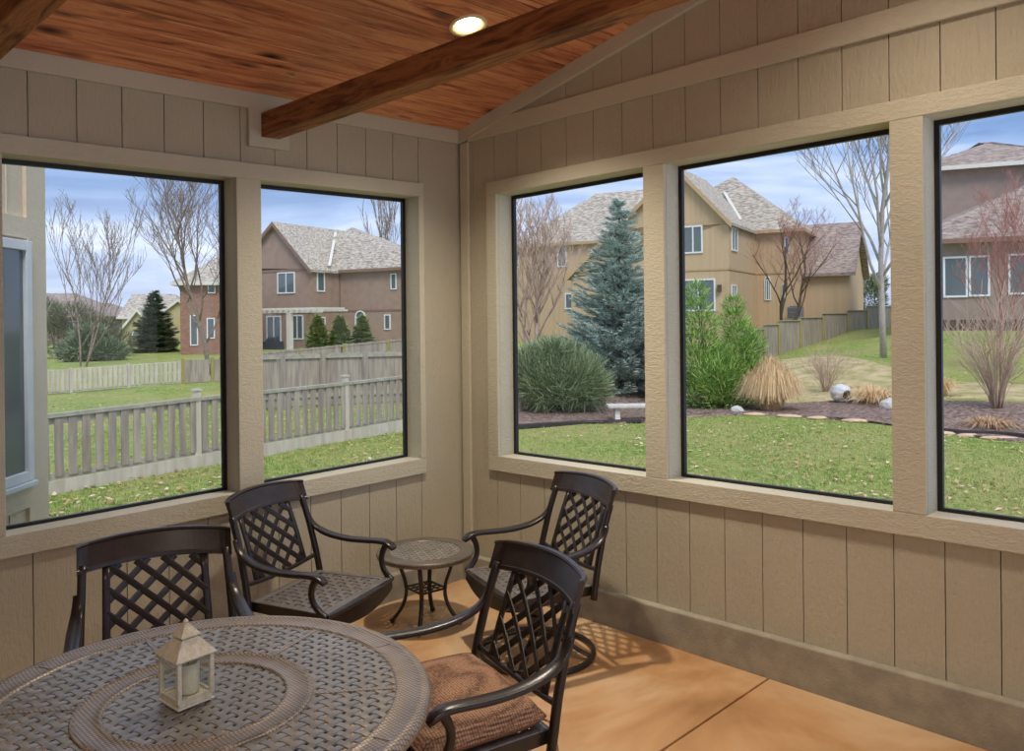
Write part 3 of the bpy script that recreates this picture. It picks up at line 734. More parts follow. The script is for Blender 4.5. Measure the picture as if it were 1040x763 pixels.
# fallen leaves and grass blades (uncountable)
def scatter(name, n, gen, mat, label, cat):
    bm = NB(); r = random.Random(11)
    for _ in range(n): gen(bm, r)
    return tag(obj(name, bm, mat), label, cat, None, 'stuff')
def leafgen(bm, r):
    a = YAW+math.radians(r.uniform(-36, 36)); d = 9+30*r.random()**2; x, y = CP.x+d*math.cos(a), CP.y+d*math.sin(a)
    if noise.noise(Vector((x*.5, y*.5, 5))) < r.uniform(-.5, .3): return
    z = hgt(x, y)+.035; s = r.uniform(.025, .055); t = r.uniform(0, 6.3); tl = r.uniform(-.6, .6)
    c, sn = math.cos(t)*s, math.sin(t)*s
    P = [(x+c, y+sn, z+s*tl), (x-sn*.6, y+c*.6, z), (x-c, y-sn, z-s*.2*tl), (x+sn*.6, y-c*.6, z+.01)]
    bm.faces.new([bm.verts.new(p) for p in P])
scatter('fallen_leaves', 9000, leafgen, 'leaf_dead', 'pale brown leaves scattered over the lawn outside the windows', 'leaves')
def bladegen(bm, r):
    a = YAW+math.radians(r.uniform(-35, 35)); d = 8.6+13*r.random()**1.3; x, y = CP.x+d*math.cos(a), CP.y+d*math.sin(a)
    z = hgt(x, y)
    for k in range(3):
        t = r.uniform(0, 6.3); h = r.uniform(.02, .055); w = .009; ox, oy = r.uniform(-.05, .05), r.uniform(-.05, .05); lx_, ly_ = r.uniform(-.04, .04), r.uniform(-.04, .04)
        bm.faces.new([bm.verts.new(p) for p in ((x+ox+w*math.cos(t), y+oy+w*math.sin(t), z-.02), (x+ox-w*math.cos(t), y+oy-w*math.sin(t), z-.02), (x+ox+lx_, y+oy+ly_, z+h))])
scatter('grass_blades', 26000, bladegen, 'blade', 'short green and straw coloured grass of the mown lawn', 'grass')

# ------------------------------------------------------------------ fences
def vert_box(bm, p, q_, th, z0p, z0q, z1p, z1q):
    """upright slab between ground points p and q"""
    d = (Vector((q_.x-p.x, q_.y-p.y, 0))).normalized(); n = Vector((-d.y, d.x, 0))*th/2
    P = [(p, z0p), (q_, z0q)]
    quadbox(bm, [Vector((p.x, p.y, z0p))-n, Vector((q_.x, q_.y, z0q))-n, Vector((q_.x, q_.y, z0q))+n, Vector((p.x, p.y, z0p))+n,
                 Vector((p.x, p.y, z1p))-n, Vector((q_.x, q_.y, z1q))-n, Vector((q_.x, q_.y, z1q))+n, Vector((p.x, p.y, z1p))+n])
def fence(name, label, posts, hgts, board_w, gap, z0, ztop, rails, postH, mat, post_mat, rail_mat, cat='fence', kick=None, cap=True, group=None, postw=.1, side=1):
    t = thing(name, label, cat, (0, 0, 0), 0, group)
    r = random.Random(3)
    for p, g in zip(posts, hgts):
        bm = NB(); w = postw/2; box(bm, (p.x-w, p.y-w, g-.2), (p.x+w, p.y+w, g+postH))
        if cap: box(bm, (p.x-w*1.3, p.y-w*1.3, g+postH), (p.x+w*1.3, p.y+w*1.3, g+postH+.03))
        obj('post', bm, post_mat, t)
    for (p, g), (q_, g2) in zip(zip(posts, hgts), list(zip(posts, hgts))[1:]):
        d = Vector((q_.x-p.x, q_.y-p.y, 0)); L = d.length; d.normalize(); n = Vector((-d.y, d.x, 0))*side
        bm = NB(); s = .06
        while s+board_w < L:
            a, b_ = p+d*s+n*.035, p+d*(s+board_w)+n*.035; ga, gb = g+(g2-g)*s/L, g+(g2-g)*(s+board_w)/L; j = r.uniform(-.012, .012)
            a.z = b_.z = 0; vert_box(bm, a, b_, .018, ga+z0, gb+z0, ga+ztop+j, gb+ztop+j); s += board_w+gap
        obj('board_panel', bm, mat, t)
        for z_, hh, th in rails:
            bm = NB(); vert_box(bm, p, q_, th, g+z_, g2+z_, g+z_+hh, g2+z_+hh); obj('rail', bm, rail_mat, t)
        if kick:
            bm = NB(); vert_box(bm, p+n*.05, q_+n*.05, .03, g+kick[0], g2+kick[0], g+kick[1], g2+kick[1]); obj('kick_board', bm, kick[2], t)
    return t
p1, p2 = Vector((1.83, 8.08, 0)), Vector((4.89, 8.63, 0)); dv = (p2-p1)
ps = [p1-dv*1.0, p1, p2, p2+dv, p2+dv*2]; hs = [-.55, -.51, -.50, -.47, -.45]
fence('picket_fence', 'nearest weathered picket fence with gaps, crossing the left windows', ps, hs, .112, .07, .24, 1.02, [(1.02, .05, .12), (.93, .08, .04), (.20, .08, .05)], 1.17, 'fence', 'fence_light', 'fence_rail', kick=(-.15, .195, 'fence_light'), side=-1)
# far pale fence in window 1
mfp = [gp(px, 0, D) for px, D in ((38, 27.2), (71, 28), (130, 29), (183, 30))]
def flat(P): return [Vector((p.x, p.y, 0)) for p in P]
fence('picket_fence', 'pale low fence at the far edge of the left lawn, seen through the leftmost window', flat(mfp), [p.z for p in mfp], .11, .05, .08, .80, [(.78, .04, .06), (.40, .05, .03), (.02, .07, .04)], .86, 'fence_light', 'fence_light', 'fence_light', cap=False, side=-1)
mfp = [gp(px, 0, D) for px, D in ((185, 30), (215, 30.5), (236, 31))]
t_ = fence('board_fence', 'short grey board fence with a mossy end post beside the far pale fence', flat(mfp), [p.z for p in mfp], .14, .004, .02, .86, [(.70, .06, .05)], .92, 'fence', 'moss', 'fence_rail', cap=False, side=-1)
# second fence behind the near one (window 2), rails toward us, then the taller solid fence
q1 = [(262, 19.6), (286, 20), (327, 20.4), (370, 20.8), (415, 21.2), (450, 21.5)]
P_ = [gp(px, 0, D) for px, D in q1]
fence('board_fence', 'grey board fence with dark top rail, middle of three fences in the second window', flat(P_), [at(px, 362-(px-268)*.025, D).z-1.30 for px, D in q1], .135, .008, .05, 1.34, [(1.22, .10, .05), (.25, .09, .05)], 1.36, 'fence', 'fence', 'fence_rail', cap=False, side=1, postw=.12)
q1 = [(225, 27.6), (262, 27), (305, 26.5), (350, 26), (395, 25.5), (440, 25)]
P_ = [gp(px, 0, D) for px, D in q1]
fence('board_fence', 'solid stepped board fence with mossy tops, farthest of the three fences in the second window', flat(P_), [at(px, 358-(px-268)*.098, D).z-1.75 for px, D in q1], .14, .004, 0, 1.75, [(.3, .09, .05), (1.69, .05, .12)], 1.78, 'fence', 'moss', 'fence', cap=False, side=-1, postw=.12)
# fence climbing the slope in window 4
q1 = [(752, 371, 341, 36.5), (775, 363, 334, 38.5), (790, 359, 329, 40), (812, 353, 325, 42), (835, 347, 322, 44.5), (860, 341, 318, 47.5), (880, 336, 315, 50), (905, 331, 311, 53)]
P_ = [at(px, 322, D) for px, yb, yt, D in q1]
hs = [at(px, yb, D).z for px, yb, yt, D in q1]
t_ = thing('board_fence', 'solid stepped board fence climbing the slope in front of the tan house', 'fence')
for k, ((px, yb, yt, D), p) in enumerate(zip(q1, P_)):
    H_ = at(px, yt, D).z-hs[k]; bm = NB(); box(bm, (p.x-.07, p.y-.07, hs[k]-.5), (p.x+.07, p.y+.07, hs[k]+H_+.06)); obj('post', bm, 'moss', t_)
    if k < len(q1)-1:
        q_ = P_[k+1]; L = Vector((q_.x-p.x, q_.y-p.y, 0)); n_ = int(L.length/.145); bm = NB(); ztop = hs[k+1]+(at(q1[k+1][0], q1[k+1][2], q1[k+1][3]).z-hs[k+1])*.97
        for i in range(n_):
            a = Vector((p.x, p.y, 0))+L*(i/n_); b_ = Vector((p.x, p.y, 0))+L*((i+.96)/n_)
            vert_box(bm, a, b_, .02, hs[k]-.5, hs[k]-.5, ztop, ztop)
        obj('board_panel', bm, 'fence', t_)
        bm = NB(); vert_box(bm, Vector((p.x, p.y, 0)), Vector((q_.x, q_.y, 0)), .14, ztop, ztop, ztop+.04, ztop+.04); obj('cap_board', bm, 'fence_rail', t_)
# low rail fence bit behind dark shrub
q1 = [(505, 25), (545, 25.5), (580, 26)]; P_ = [gp(px, 0, D) for px, D in q1]
fence('board_fence', 'low grey fence behind the dark round shrub, under the pinkish bare tree', flat(P_), [at(px, 368, D).z-.4 for px, D in q1], .14, .006, -.4, .62, [(.6, .06, .1)], .62, 'fence', 'fence', 'fence_rail', cap=False)

# ------------------------------------------------------------------ houses
class House:
    def __init__(s, name, label, px, D, th, group=None):
        th = math.radians(th); p = at(px, 322, D); s.o = Vector((p.x, p.y, 0))
        Rh = Vector((RT.x, RT.y, 0)).normalized(); Fh = Vector((fwd.x, fwd.y, 0)).normalized()
        s.a = Rh*math.cos(th)+Fh*math.sin(th); s.b = -Rh*math.sin(th)+Fh*math.cos(th)
        rz = math.atan2(s.a.y, s.a.x); s.t = thing(name, label, 'house', s.o, rz, group)
    def loc(s, w): d = w-s.o; return Vector((d.dot(s.a), d.dot(s.b), w.z))
    def F(s, px, py, Y=0):                         # photo point on the facade plane y=Y
        r = ray(px, py); k = (Y-(CP-s.o).dot(s.b))/r.dot(s.b); return s.loc(CP+r*k)
    def S(s, px, py, X=0):                         # ... on the side plane x=X
        r = ray(px, py); k = (X-(CP-s.o).dot(s.a))/r.dot(s.a); return s.loc(CP+r*k)
    def box(s, name, x0, x1, y0, y1, z0, z1, mat, par=None):
        bm = NB(); box(bm, (x0, y0, z0), (x1, y1, z1)); return obj(name, bm, mat, par or s.t)
    def win(s, px0, px1, py0, py1, Y=None, X=None, mull=1, arch=False, mat='white', name='window'):
        P = (lambda a, b: s.F(a, b, Y)) if X is None else (lambda a, b: s.S(a, b, X))
        A, B = P(px0, py0), P(px1, py1); z1, z0 = max(A.z, B.z), min(A.z, B.z)
        k = 0 if X is None else 1; u0, u1 = sorted((A[k], B[k])); f = min(.09, (u1-u0)*.14)
        def put(bm, a0, a1, c0, c1, d0, d1):
            if X is None: box(bm, (a0, Y-d1, c0), (a1, Y-d0, c1))
            else: box(bm, (X+d0, a0, c0), (X+d1, a1, c1))
        bm = NB(); put(bm, u0, u0+f, z0, z1, 0, .07); put(bm, u1-f, u1, z0, z1, 0, .07); put(bm, u0+f, u1-f, z0, z0+f, 0, .07); put(bm, u0+f, u1-f, z1-f, z1, 0, .07)
        for i in range(1, mull+1) if mull else []:
            if mull == 1 and u1-u0 < .9: break
            c = u0+(u1-u0)*i/(mull+1); put(bm, c-f*.45, c+f*.45, z0+f, z1-f, 0, .065)
        if arch:
            n = 12; c = (u0+u1)/2; R_ = (u1-u0)/2
            for i in range(n):
                a0, a1 = PI*i/n, PI*(i+1)/n
                for ra, rb, dd in ((R_-f, R_, .07),):
                    Q = [(c+ra*math.cos(a0), z1-.01+ra*math.sin(a0)*1.0), (c+rb*math.cos(a0), z1-.01+rb*math.sin(a0)), (c+rb*math.cos(a1), z1-.01+rb*math.sin(a1)), (c+ra*math.cos(a1), z1-.01+ra*math.sin(a1))]
                    mk = lambda q_, d: ((q_[0], Y-d, q_[1]) if X is None else (X+d, q_[0], q_[1]))
                    quadbox(bm, [mk(q_, 0) for q_ in Q]+[mk(q_, dd) for q_ in Q])
        w = obj(name, bm, mat, s.t)
        bm = NB(); put(bm, u0+f*.9, u1-f*.9, z0+f*.9, z1-f*.9, .005, .03)
        if arch:
            n = 12; c = (u0+u1)/2; R_ = (u1-u0)/2-f*.9
            for i in range(n):
                a0, a1 = PI*i/n, PI*(i+1)/n; mk = lambda q_, d: ((q_[0], Y-d, q_[1]) if X is None else (X+d, q_[0], q_[1]))
                Q = [(c, z1-f), (c+R_*math.cos(a0), z1-.01+R_*math.sin(a0)), (c+R_*math.cos(a1), z1-.01+R_*math.sin(a1))]
                lo = [bm.verts.new(mk(q_, .005)) for q_ in Q]; hi = [bm.verts.new(mk(q_, .03)) for q_ in Q]
                bm.faces.new(lo); bm.faces.new(hi); [bm.faces.new((lo[i_], lo[(i_+1) % 3], hi[(i_+1) % 3], hi[i_])) for i_ in range(3)]
        obj('glass', bm, 'hglass', w); return w
    def gable(s, x0, x1, xr, y0, y1, ze, zr, mat, wall, over=.35, th=.18, ze0=None, name='roof'):
        """gable facing the facade; ridge at x=xr, left eave ze0, right eave ze"""
        ze0 = ze if ze0 is None else ze0
        bm = NB(); v = [bm.verts.new(p) for p in ((x0, y0, ze0), (x1, y0, ze), (xr, y0, zr), (x0, y1, ze0), (x1, y1, ze), (xr, y1, zr))]
        for f in ((0, 1, 2), (5, 4, 3), (0, 2, 5, 3), (1, 4, 5, 2), (0, 3, 4, 1)): bm.faces.new([v[i] for i in f])
        obj('gable_wall', bm, wall, s.t)
        def slab(xa, za, xb, zb):
            d = Vector((xb-xa, 0, zb-za)).normalized()*over; xo, zo = xb+d.x, zb+d.z
            bm = NB(); quadbox(bm, [(xa, y0-over, za+.01), (xo, y0-over, zo+.01), (xo, y1, zo+.01), (xa, y1, za+.01), (xa, y0-over, za+th), (xo, y0-over, zo+th), (xo, y1, zo+th), (xa, y1, za+th)])
            r_ = obj(name, bm, mat, s.t)
            bm = NB(); quadbox(bm, [(xa, y0-over-.04, za-.14), (xo, y0-over-.04, zo-.14), (xo, y0-over, zo-.14), (xa, y0-over, za-.14), (xa, y0-over-.04, za+th-.02), (xo, y0-over-.04, zo+th-.02), (xo, y0-over, zo+th-.02), (xa, y0-over, za+th-.02)])
            obj('rake_board', bm, s.trim, r_)
        slab(xr, zr, x1, ze); slab(xr, zr, x0, ze0)
    def hip(s, x0, x1, y0, y1, xa, xb, ya, ze, zr, mat, over=.35):
        bm = NB(); x0 -= over; x1 += over; y0 -= over; y1 += over
        v = [bm.verts.new(p) for p in ((x0, y0, ze), (x1, y0, ze), (x1, y1, ze), (x0, y1, ze), (xa, ya, zr), (xb, ya, zr))]
        lo = [bm.verts.new(Vector(q_.co)-Vector((0, 0, .2))) for q_ in v[:4]]
        fs = [(v[0], v[1], v[5], v[4]), (v[1], v[2], v[5]), (v[2], v[3], v[4], v[5]), (v[3], v[0], v[4]), tuple(lo[::-1])] + [(lo[i], lo[(i+1) % 4], v[(i+1) % 4], v[i]) for i in range(4)]
        for f in fs: bm.faces.new(f)
        r_ = obj('roof', bm, mat, s.t)
        bm = NB(); box(bm, (x0-.05, y0-.05, ze-.18), (x1+.05, y0, ze+.02)); box(bm, (x1, y0, ze-.18), (x1+.05, y1, ze+.02)); obj('gutter', bm, s.trim, r_); return r_

def two_storey(label, px, D, th, wall, trimm, shingle, R):
    s = House('house', label, px, D, th); s.trim = trimm
    g = R['ground']
    # front gable block
    e = s.F(px, R['eave']).z; ap = s.F(*R['apex'])
    x0 = s.F(R['left'], R['lefteave'])
    yB = s.S(R['notch'], 300, 0).y
    s.box('wall', x0.x, 0, 0, yB+2, g, min(e, x0.z), wall)
    if x0.z < e-.1:
        bm = NB(); quadbox(bm, [(ap.x-(ap.x-x0.x)*(ap.z-e)/(ap.z-x0.z), 0, x0.z), (0, 0, x0.z), (0, yB+2, x0.z), (ap.x-(ap.x-x0.x)*(ap.z-e)/(ap.z-x0.z), yB+2, x0.z)]+[(ap.x-(ap.x-x0.x)*(ap.z-e)/(ap.z-x0.z), 0, e), (0, 0, e), (0, yB+2, e), (ap.x-(ap.x-x0.x)*(ap.z-e)/(ap.z-x0.z), yB+2, e)]); obj('wall', bm, wall, s.t)
    s.gable(x0.x, 0, ap.x, 0, R['ridge_len'], e, ap.z, shingle, wall, ze0=x0.z)
    zt = s.F(R['left']+5, R['band']).z
    bm = NB(); box(bm, (x0.x if x0.z >= e-.1 else x0.x*.5, -.04, e-.12), (0, 0, e+.06)); box(bm, (x0.x, -.04, zt-.06), (0.04, 0, zt+.06)); box(bm, (0, -.04, zt-.06), (.04, yB, zt+.06)); obj('band_board', bm, trimm, s.t)
    # main block behind with hip roof
    xr_ = s.F(R['right'], 300, yB).x; apx = s.F(*R['hip'], yB+R['hipd'])
    s.box('wall', x0.x+.3, xr_, yB, yB+2*R['hipd'], g, e, wall)
    s.hip(x0.x+.3, xr_, yB, yB+2*R['hipd'], apx.x-R.get('flat', .1), apx.x+.02, yB+R['hipd'], e, apx.z, shingle)
    bm = NB(); box(bm, (.0, yB-.04, zt-.06), (xr_, yB, zt+.06)); box(bm, (-.0, yB-.1, g), (.09, yB-.02, e)); obj('band_board', bm, trimm, s.t)
    s.g, s.e, s.yB, s.xr = g, e, yB, xr_
    return s
# brown house, second window
h1 = two_storey('two-storey brown stucco house with white pergola in the second window', 316.6, 57, -30, 'stucco_brown', 'brown_trim', 'shingle',
     dict(eave=273, apex=(280, 228), left=243.5, lefteave=273, notch=345, ridge_len=7.4, band=317, right=428, hip=(358, 231), hipd=2.6, ground=-1.2))
h1.win(282, 300, 277, 298, Y=0); h1.win(321.5, 329.5, 276, 296.5, X=0); h1.win(397, 403, 278, 294, Y=h1.yB); h1.win(361, 371.5, 322, 331, Y=h1.yB, arch=True)
h1.win(390.5, 397, 319.5, 335, Y=h1.yB); h1.win(271, 286, 321, 347, Y=0, name='patio_door'); h1.win(296, 308.5, 320, 345, Y=0, name='window'); h1.win(324, 330, 322, 330, X=0)
A, B = h1.F(262, 316, -1.6), h1.F(344, 316, -1.6)
bm = NB(); box(bm, (A.x, -2.6, A.z-.18), (B.x-.6, -2.45, A.z+.02)); [box(bm, (A.x+.5*k, -2.9, A.z+.02), (A.x+.5*k+.06, 0, A.z+.16)) for k in range(int((B.x-.6-A.x)/.5)+1)]; box(bm, (A.x, -.1, A.z-.1), (B.x-.6, 0, A.z+.02)); pg = obj('pergola_top', bm, 'yellow' if False else 'metal_pale', h1.t)
c = h1.F(294.5, 330, -2.5); bm = NB(); box(bm, (c.x-.16, -2.68, -1.2), (c.x+.16, -2.36, A.z-.18)); obj('pergola_post', bm, 'metal_pale', h1.t)
# small covered grill on the patio
c = h1.o + h1.a*h1.F(277, 345, -1.2).x + h1.b*-1.2; zg = at(277, 357, 56).z
gr = thing('covered_grill', 'dark covered grill on the patio of the brown house', 'grill', (c.x, c.y, zg), h1.t.rotation_euler.z)
bm = NB(); quadbox(bm, [(-.8, -.35, 0), (.8, -.35, 0), (.8, .35, 0), (-.8, .35, 0), (-.75, -.3, .65), (.75, -.3, .65), (.75, .3, .65), (-.75, .3, .65)]); obj('cart_cover', bm, 'dark_cover', gr, bevel=.05)
bm = NB(); quadbox(bm, [(-.5, -.3, .65), (.5, -.3, .65), (.5, .3, .65), (-.5, .3, .65), (-.35, -.15, .95), (.35, -.15, .95), (.35, .2, .95), (-.35, .2, .95)]); obj('lid', bm, 'dark_cover', gr, bevel=.06)
# tan house
h2 = two_storey('large two-storey tan house with grey hipped roofs, behind the spruce and green pine', 741, 46, -30, 'stucco_tan', 'tan_trim', 'shingle',
     dict(eave=225, apex=(688, 172), left=580, lefteave=281, notch=768, ridge_len=6.0, band=279, right=812, hip=(745.5, 180), hipd=3.0, ground=-1.6))
for v in ((694, 714, 230, 257),): h2.win(*v, Y=0)
h2.win(742.5, 748.5, 230, 256, X=0); h2.win(742.5, 747.5, 289, 302, X=0); h2.win(692, 727, 284, 316, Y=0, name='patio_door', mull=1)
h2.win(776.5, 783, 284, 305, Y=h2.yB, arch=True, mull=2); h2.win(797, 801.5, 241, 259, Y=h2.yB); h2.win(794, 797.5, 289, 309, Y=h2.yB)
c = h2.F(731, 293, 0); h2.box('wall_lamp', c.x-.1, c.x+.1, -.2, 0, c.z-.2, c.z+.2, 'bark_dark')
# pale valley flashing on the roof
# rear-left wing with hip roof
Yc = 6.5; a0 = h2.F(524, 250, Yc); rr = h2.F(605, 197, Yc+4.2); rb = h2.F(700, 191, Yc+4.2); xb = h2.F(690, 240, Yc).x
h2.box('wall', a0.x, xb, Yc, Yc+8.4, -1.6, a0.z, 'stucco_tan'); h2.hip(a0.x, xb, Yc, Yc+8.4, rr.x, rb.x, Yc+4.2, a0.z, rr.z, 'shingle')
h2.win(566, 576, 248, 271, Y=Yc); h2.win(574, 584, 298, 314, Y=Yc); h2.win(523, 527, 251, 272, Y=Yc)
# garage wing on the right
Yg = h2.yB+1.5; a1 = h2.F(852, 278, Yg); g0 = h2.F(800, 278, Yg); rz_ = h2.F(868, 227, Yg+3.6)
h2.box('wall', 0.5, a1.x+.6, Yg, Yg+7.2, -1.6, a1.z, 'stucco_tan')
xg = a1.x+.6
bm = NB(); v = [bm.verts.new(p) for p in ((xg-.02, Yg, a1.z), (xg-.02, Yg+7.2, a1.z), (xg-.02, Yg+3.6, rz_.z-.15), (xg-.3, Yg, a1.z), (xg-.3, Yg+7.2, a1.z), (xg-.3, Yg+3.6, rz_.z-.15))]
for f in ((0, 1, 2), (5, 4, 3), (0, 2, 5, 3), (1, 4, 5, 2), (0, 3, 4, 1)): bm.faces.new([v[i] for i in f])
obj('gable_wall', bm, 'stucco_tan', h2.t)
bm = NB(); quadbox(bm, [(0, Yg-.4, a1.z-.15), (xg+.4, Yg-.4, a1.z-.15), (xg+.4, Yg+3.6, rz_.z-.1), (0, Yg+3.6, rz_.z-.1), (0, Yg-.4, a1.z+.05), (xg+.4, Yg-.4, a1.z+.05), (xg+.4, Yg+3.6, rz_.z+.1), (0, Yg+3.6, rz_.z+.1)])
quadbox(bm, [(0, Yg+3.6, rz_.z-.1), (xg+.4, Yg+3.6, rz_.z-.1), (xg+.4, Yg+7.6, a1.z-.15), (0, Yg+7.6, a1.z-.15), (0, Yg+3.6, rz_.z+.1), (xg+.4, Yg+3.6, rz_.z+.1), (xg+.4, Yg+7.6, a1.z+.05), (0, Yg+7.6, a1.z+.05)]); obj('roof', bm, 'shingle_m', h2.t)
def flashing(s, pa, pb, apx, over=.22):
    """pale valley strip on the right slope of the front gable roof"""
    def hit(px, py):
        r = ray(px, py); o = s.loc(CP); d = s.loc(CP+r)-o; n = Vector((apx.z-s.e, 0, -apx.x)).normalized()
        k = (Vector((0, 0, s.e+over))-o).dot(n)/d.dot(n); return o+d*k
    A, B = hit(*pa), hit(*pb); bm = NB(); sweep(bm, [A, (A+B)/2, B], .22, .05, (0, 0, 1), 6); return obj('roof_flashing', bm, 'metal_pale', s.t)
flashing(h2, (731, 187), (752, 223), h2.F(688, 172)); flashing(h1, (341, 236), (334.5, 270), h1.F(280, 228), .45)
c = h2.o + h2.a*h2.F(808, 318, h2.yB-.8).x + h2.b*(h2.yB-.8); zc = at(808, 323, 49).z
ac = thing('air_conditioner', 'grey air conditioning unit beside the tan house wall', 'air conditioner', (c.x, c.y, zc-.05), h2.t.rotation_euler.z)
bm = NB(); box(bm, (-.42, -.42, 0), (.42, .42, .72)); obj('cabinet', bm, 'ac', ac, bevel=.03)
bm = NB(); lathe(bm, [(.36, .72), (.36, .75), (.30, .77), (.05, .78)], 20); obj('fan_grille', bm, 'dark_cover', ac)
bm = NB(); [box(bm, (-.38, -.43, .08+.08*k), (.38, -.42, .11+.08*k)) for k in range(8)]; obj('louvres', bm, 'dark_cover', ac)
# mauve house, right window
h3 = House('house', 'mauve house with two roof levels behind the fountain-shaped bare shrub', 957, 38, -24); h3.trim = 'metal_pale'
zlow = h3.F(957, 245).z; gz = -.2
xl = h3.F(926, 245).x; xr3 = h3.F(1120, 245).x
h3.box('wall', xl, xr3, 0, 9, gz, zlow, 'stucco_mauve')
zu = h3.F(957, 171, 3).z; xu0 = h3.F(938, 200, 3).x
h3.box('wall', xu0, xr3, 3, 10, zlow-.5, zu, 'stucco_mauve')
# lower roof : slopes up to the upper wall
bm = NB(); zb = h3.F(1039, 196, 3).z; zb0 = h3.F(957, 226, 3).z
quadbox(bm, [(xl-.3, -.5, zlow-.12), (xr3, -.5, zlow-.12), (xr3, 3.0, zb+1.2), (xl-.3, 3.0, zb0-.9), (xl-.3, -.5, zlow+.06), (xr3, -.5, zlow+.06), (xr3, 3.0, zb+1.4), (xl-.3, 3.0, zb0-.6)]); lr = obj('roof', bm, 'shingle_m', h3.t)
bm = NB(); box(bm, (xl-.3, -.58, zlow-.16), (xr3, -.5, zlow+.05)); obj('gutter', bm, 'brown_trim', lr)
ap = h3.F(1006, 144, 6)
h3.hip(xu0-.2, xr3, 3, 10, ap.x, xr3-4, 6, zu, ap.z, 'shingle_m', .5)
h3.win(957.5, 983, 261, 302, Y=0, mull=0); h3.win(983.5, 1005.5, 260, 301, Y=0, mull=0); h3.win(1023.5, 1046, 258, 299, Y=0, mull=0)
bm = NB(); zz0, zz1 = h3.F(957, 338, -.05).z, h3.F(957, 325, -.05).z
for k in range(40): box(bm, (xl+.4*k, -.10, zz0), (xl+.4*k+.2, -.02, zz1))
obj('skirt_lattice', bm, 'bark_dark', h3.t)
# brick house left window
h4 = House('house', 'red brick house at the right edge of the leftmost window', 183, 50, 8); h4.trim = 'metal_pale'
e4 = h4.F(183, 287).z; x4 = h4.F(240, 287).x
h4.box('wall', 0, x4, 0, 7, -1.5, e4, 'brick'); 
ap4 = h4.F(228, 257, 3.5); h4.hip(0, x4, 0, 7, min(ap4.x, x4-.3), x4-.2, 3.5, e4, ap4.z, 'shingle', .4)
h4.win(211, 219, 286, 298, Y=0); h4.win(193, 201.5, 320, 351, Y=0); h4.win(210, 218.5, 323, 344, Y=0); h4.win(193, 201, 361, 368, Y=0)
# yellow gabled house
h5 = House('house', 'yellow gabled house with an arched window behind the dark evergreen', 123, 72, 6); h5.trim = 'metal_pale'
e5 = h5.F(123, 336).z; xa, xb5 = 0, h5.F(158, 336).x; ap5 = h5.F(140, 315)
h5.box('wall', xa, xb5, 0, 6, -3, e5, 'yellow'); h5.gable(xa, xb5, ap5.x, 0, 6, e5, ap5.z, 'shingle', 'yellow', .3)
rl = h5.F(124, 334, 6).x; h5.box('wall', rl, h5.F(185, 330, 6).x, 6, 14, -3, h5.F(140, 322, 6).z, 'yellow')
p0, p1_ = h5.F(134, 299, 10), h5.F(178, 299, 10); h5.hip(rl, h5.F(185, 330, 6).x, 6, 14, p0.x, p1_.x, 10, h5.F(140, 322, 6).z, p0.z, 'shingle')
h5.win(134, 144, 340, 349, Y=0, arch=True)
h5.box('wall', h5.F(159, 330, 3).x, h5.F(184, 330, 3).x, 3, 6.2, -3, h5.F(159, 322, 3).z, 'yellow')
h5.gable(h5.F(159, 330, 3).x, h5.F(205, 330, 3).x, h5.F(182, 330, 3).x, 3, 9, h5.F(159, 322, 3).z, h5.F(182, 305, 3).z, 'shingle', 'yellow', .3)
# far grey houses
h6 = House('house', 'distant grey-brown house with a wide roof at the left edge of the leftmost window', 50, 78, 4); h6.trim = 'brown_trim'
x6 = h6.F(97, 320).x; xl6 = h6.F(20, 320).x; e6 = h6.F(60, 322).z; a6 = h6.F(50, 298, 5); b6 = h6.F(76, 298, 5)
h6.box('wall', xl6, x6, 0, 10, -3, e6, 'greyhouse'); h6.hip(xl6, x6, 0, 10, a6.x-3, b6.x, 5, e6, a6.z, 'shingle_m', .4); h6.win(70, 80, 326, 338, Y=0)
h7 = House('house', 'distant grey house with stepped roofs left of the yellow gable', 95, 92, 4); h7.trim = 'brown_trim'
e7 = h7.F(100, 326).z; h7.box('wall', h7.F(88, 330).x, h7.F(133, 330).x, 0, 9, -3, e7, 'greyhouse'); h7.hip(h7.F(88, 330).x, h7.F(133, 330).x, 0, 9, h7.F(96, 308, 4.5).x, h7.F(112, 309, 4.5).x, 4.5, e7, h7.F(96, 308, 4.5).z, 'shingle_m', .3)
h7.box('wall', h7.F(114, 330, -3).x, h7.F(140, 330, -3).x, -3, 1, -3, h7.F(120, 330, -3).z, 'greyhouse'); h7.hip(h7.F(114, 330, -3).x, h7.F(140, 330, -3).x, -3, 3, h7.F(120, 313, 0).x, h7.F(135, 313, 0).x, 0, h7.F(120, 330, -3).z, h7.F(120, 313, 0).z, 'shingle_m', .3); h7.win(118, 123, 334, 341, Y=-3)

# ------------------------------------------------------------------ bay of the own house beside the porch (far left)
Rh = Vector((RT.x, RT.y, 0)).normalized(); Fh = Vector((fwd.x, fwd.y, 0)).normalized(); U_ = -3.03
def BY(D, out, z): p = Vector((CP.x, CP.y, 0)) + Fh*D + Rh*(U_-out); return (p.x, p.y, z)   # along depth, out = away from view
wb = thing('wall_bay', None, None); wb['kind'] = 'structure'
dE = 5.39; zb0, zb1 = -.6, 3.6
bm = NB(); box(bm, (2.95, .02, zb0), (dE-.02, .3, .68), BY); box(bm, (2.95, .02, 2.27+.03), (dE-.02, .3, zb1), BY); box(bm, (dE-.13, .02, .68), (dE-.02, .3, 2.30), BY); box(bm, (2.95, .02, .68), (3.9, .3, 2.3), BY)
box(bm, (dE-.3, .3, zb0), (dE-.02, 2.2, zb1), BY)
struct('bay_siding', bm, 'siding_out', parent=wb)
bm = NB()
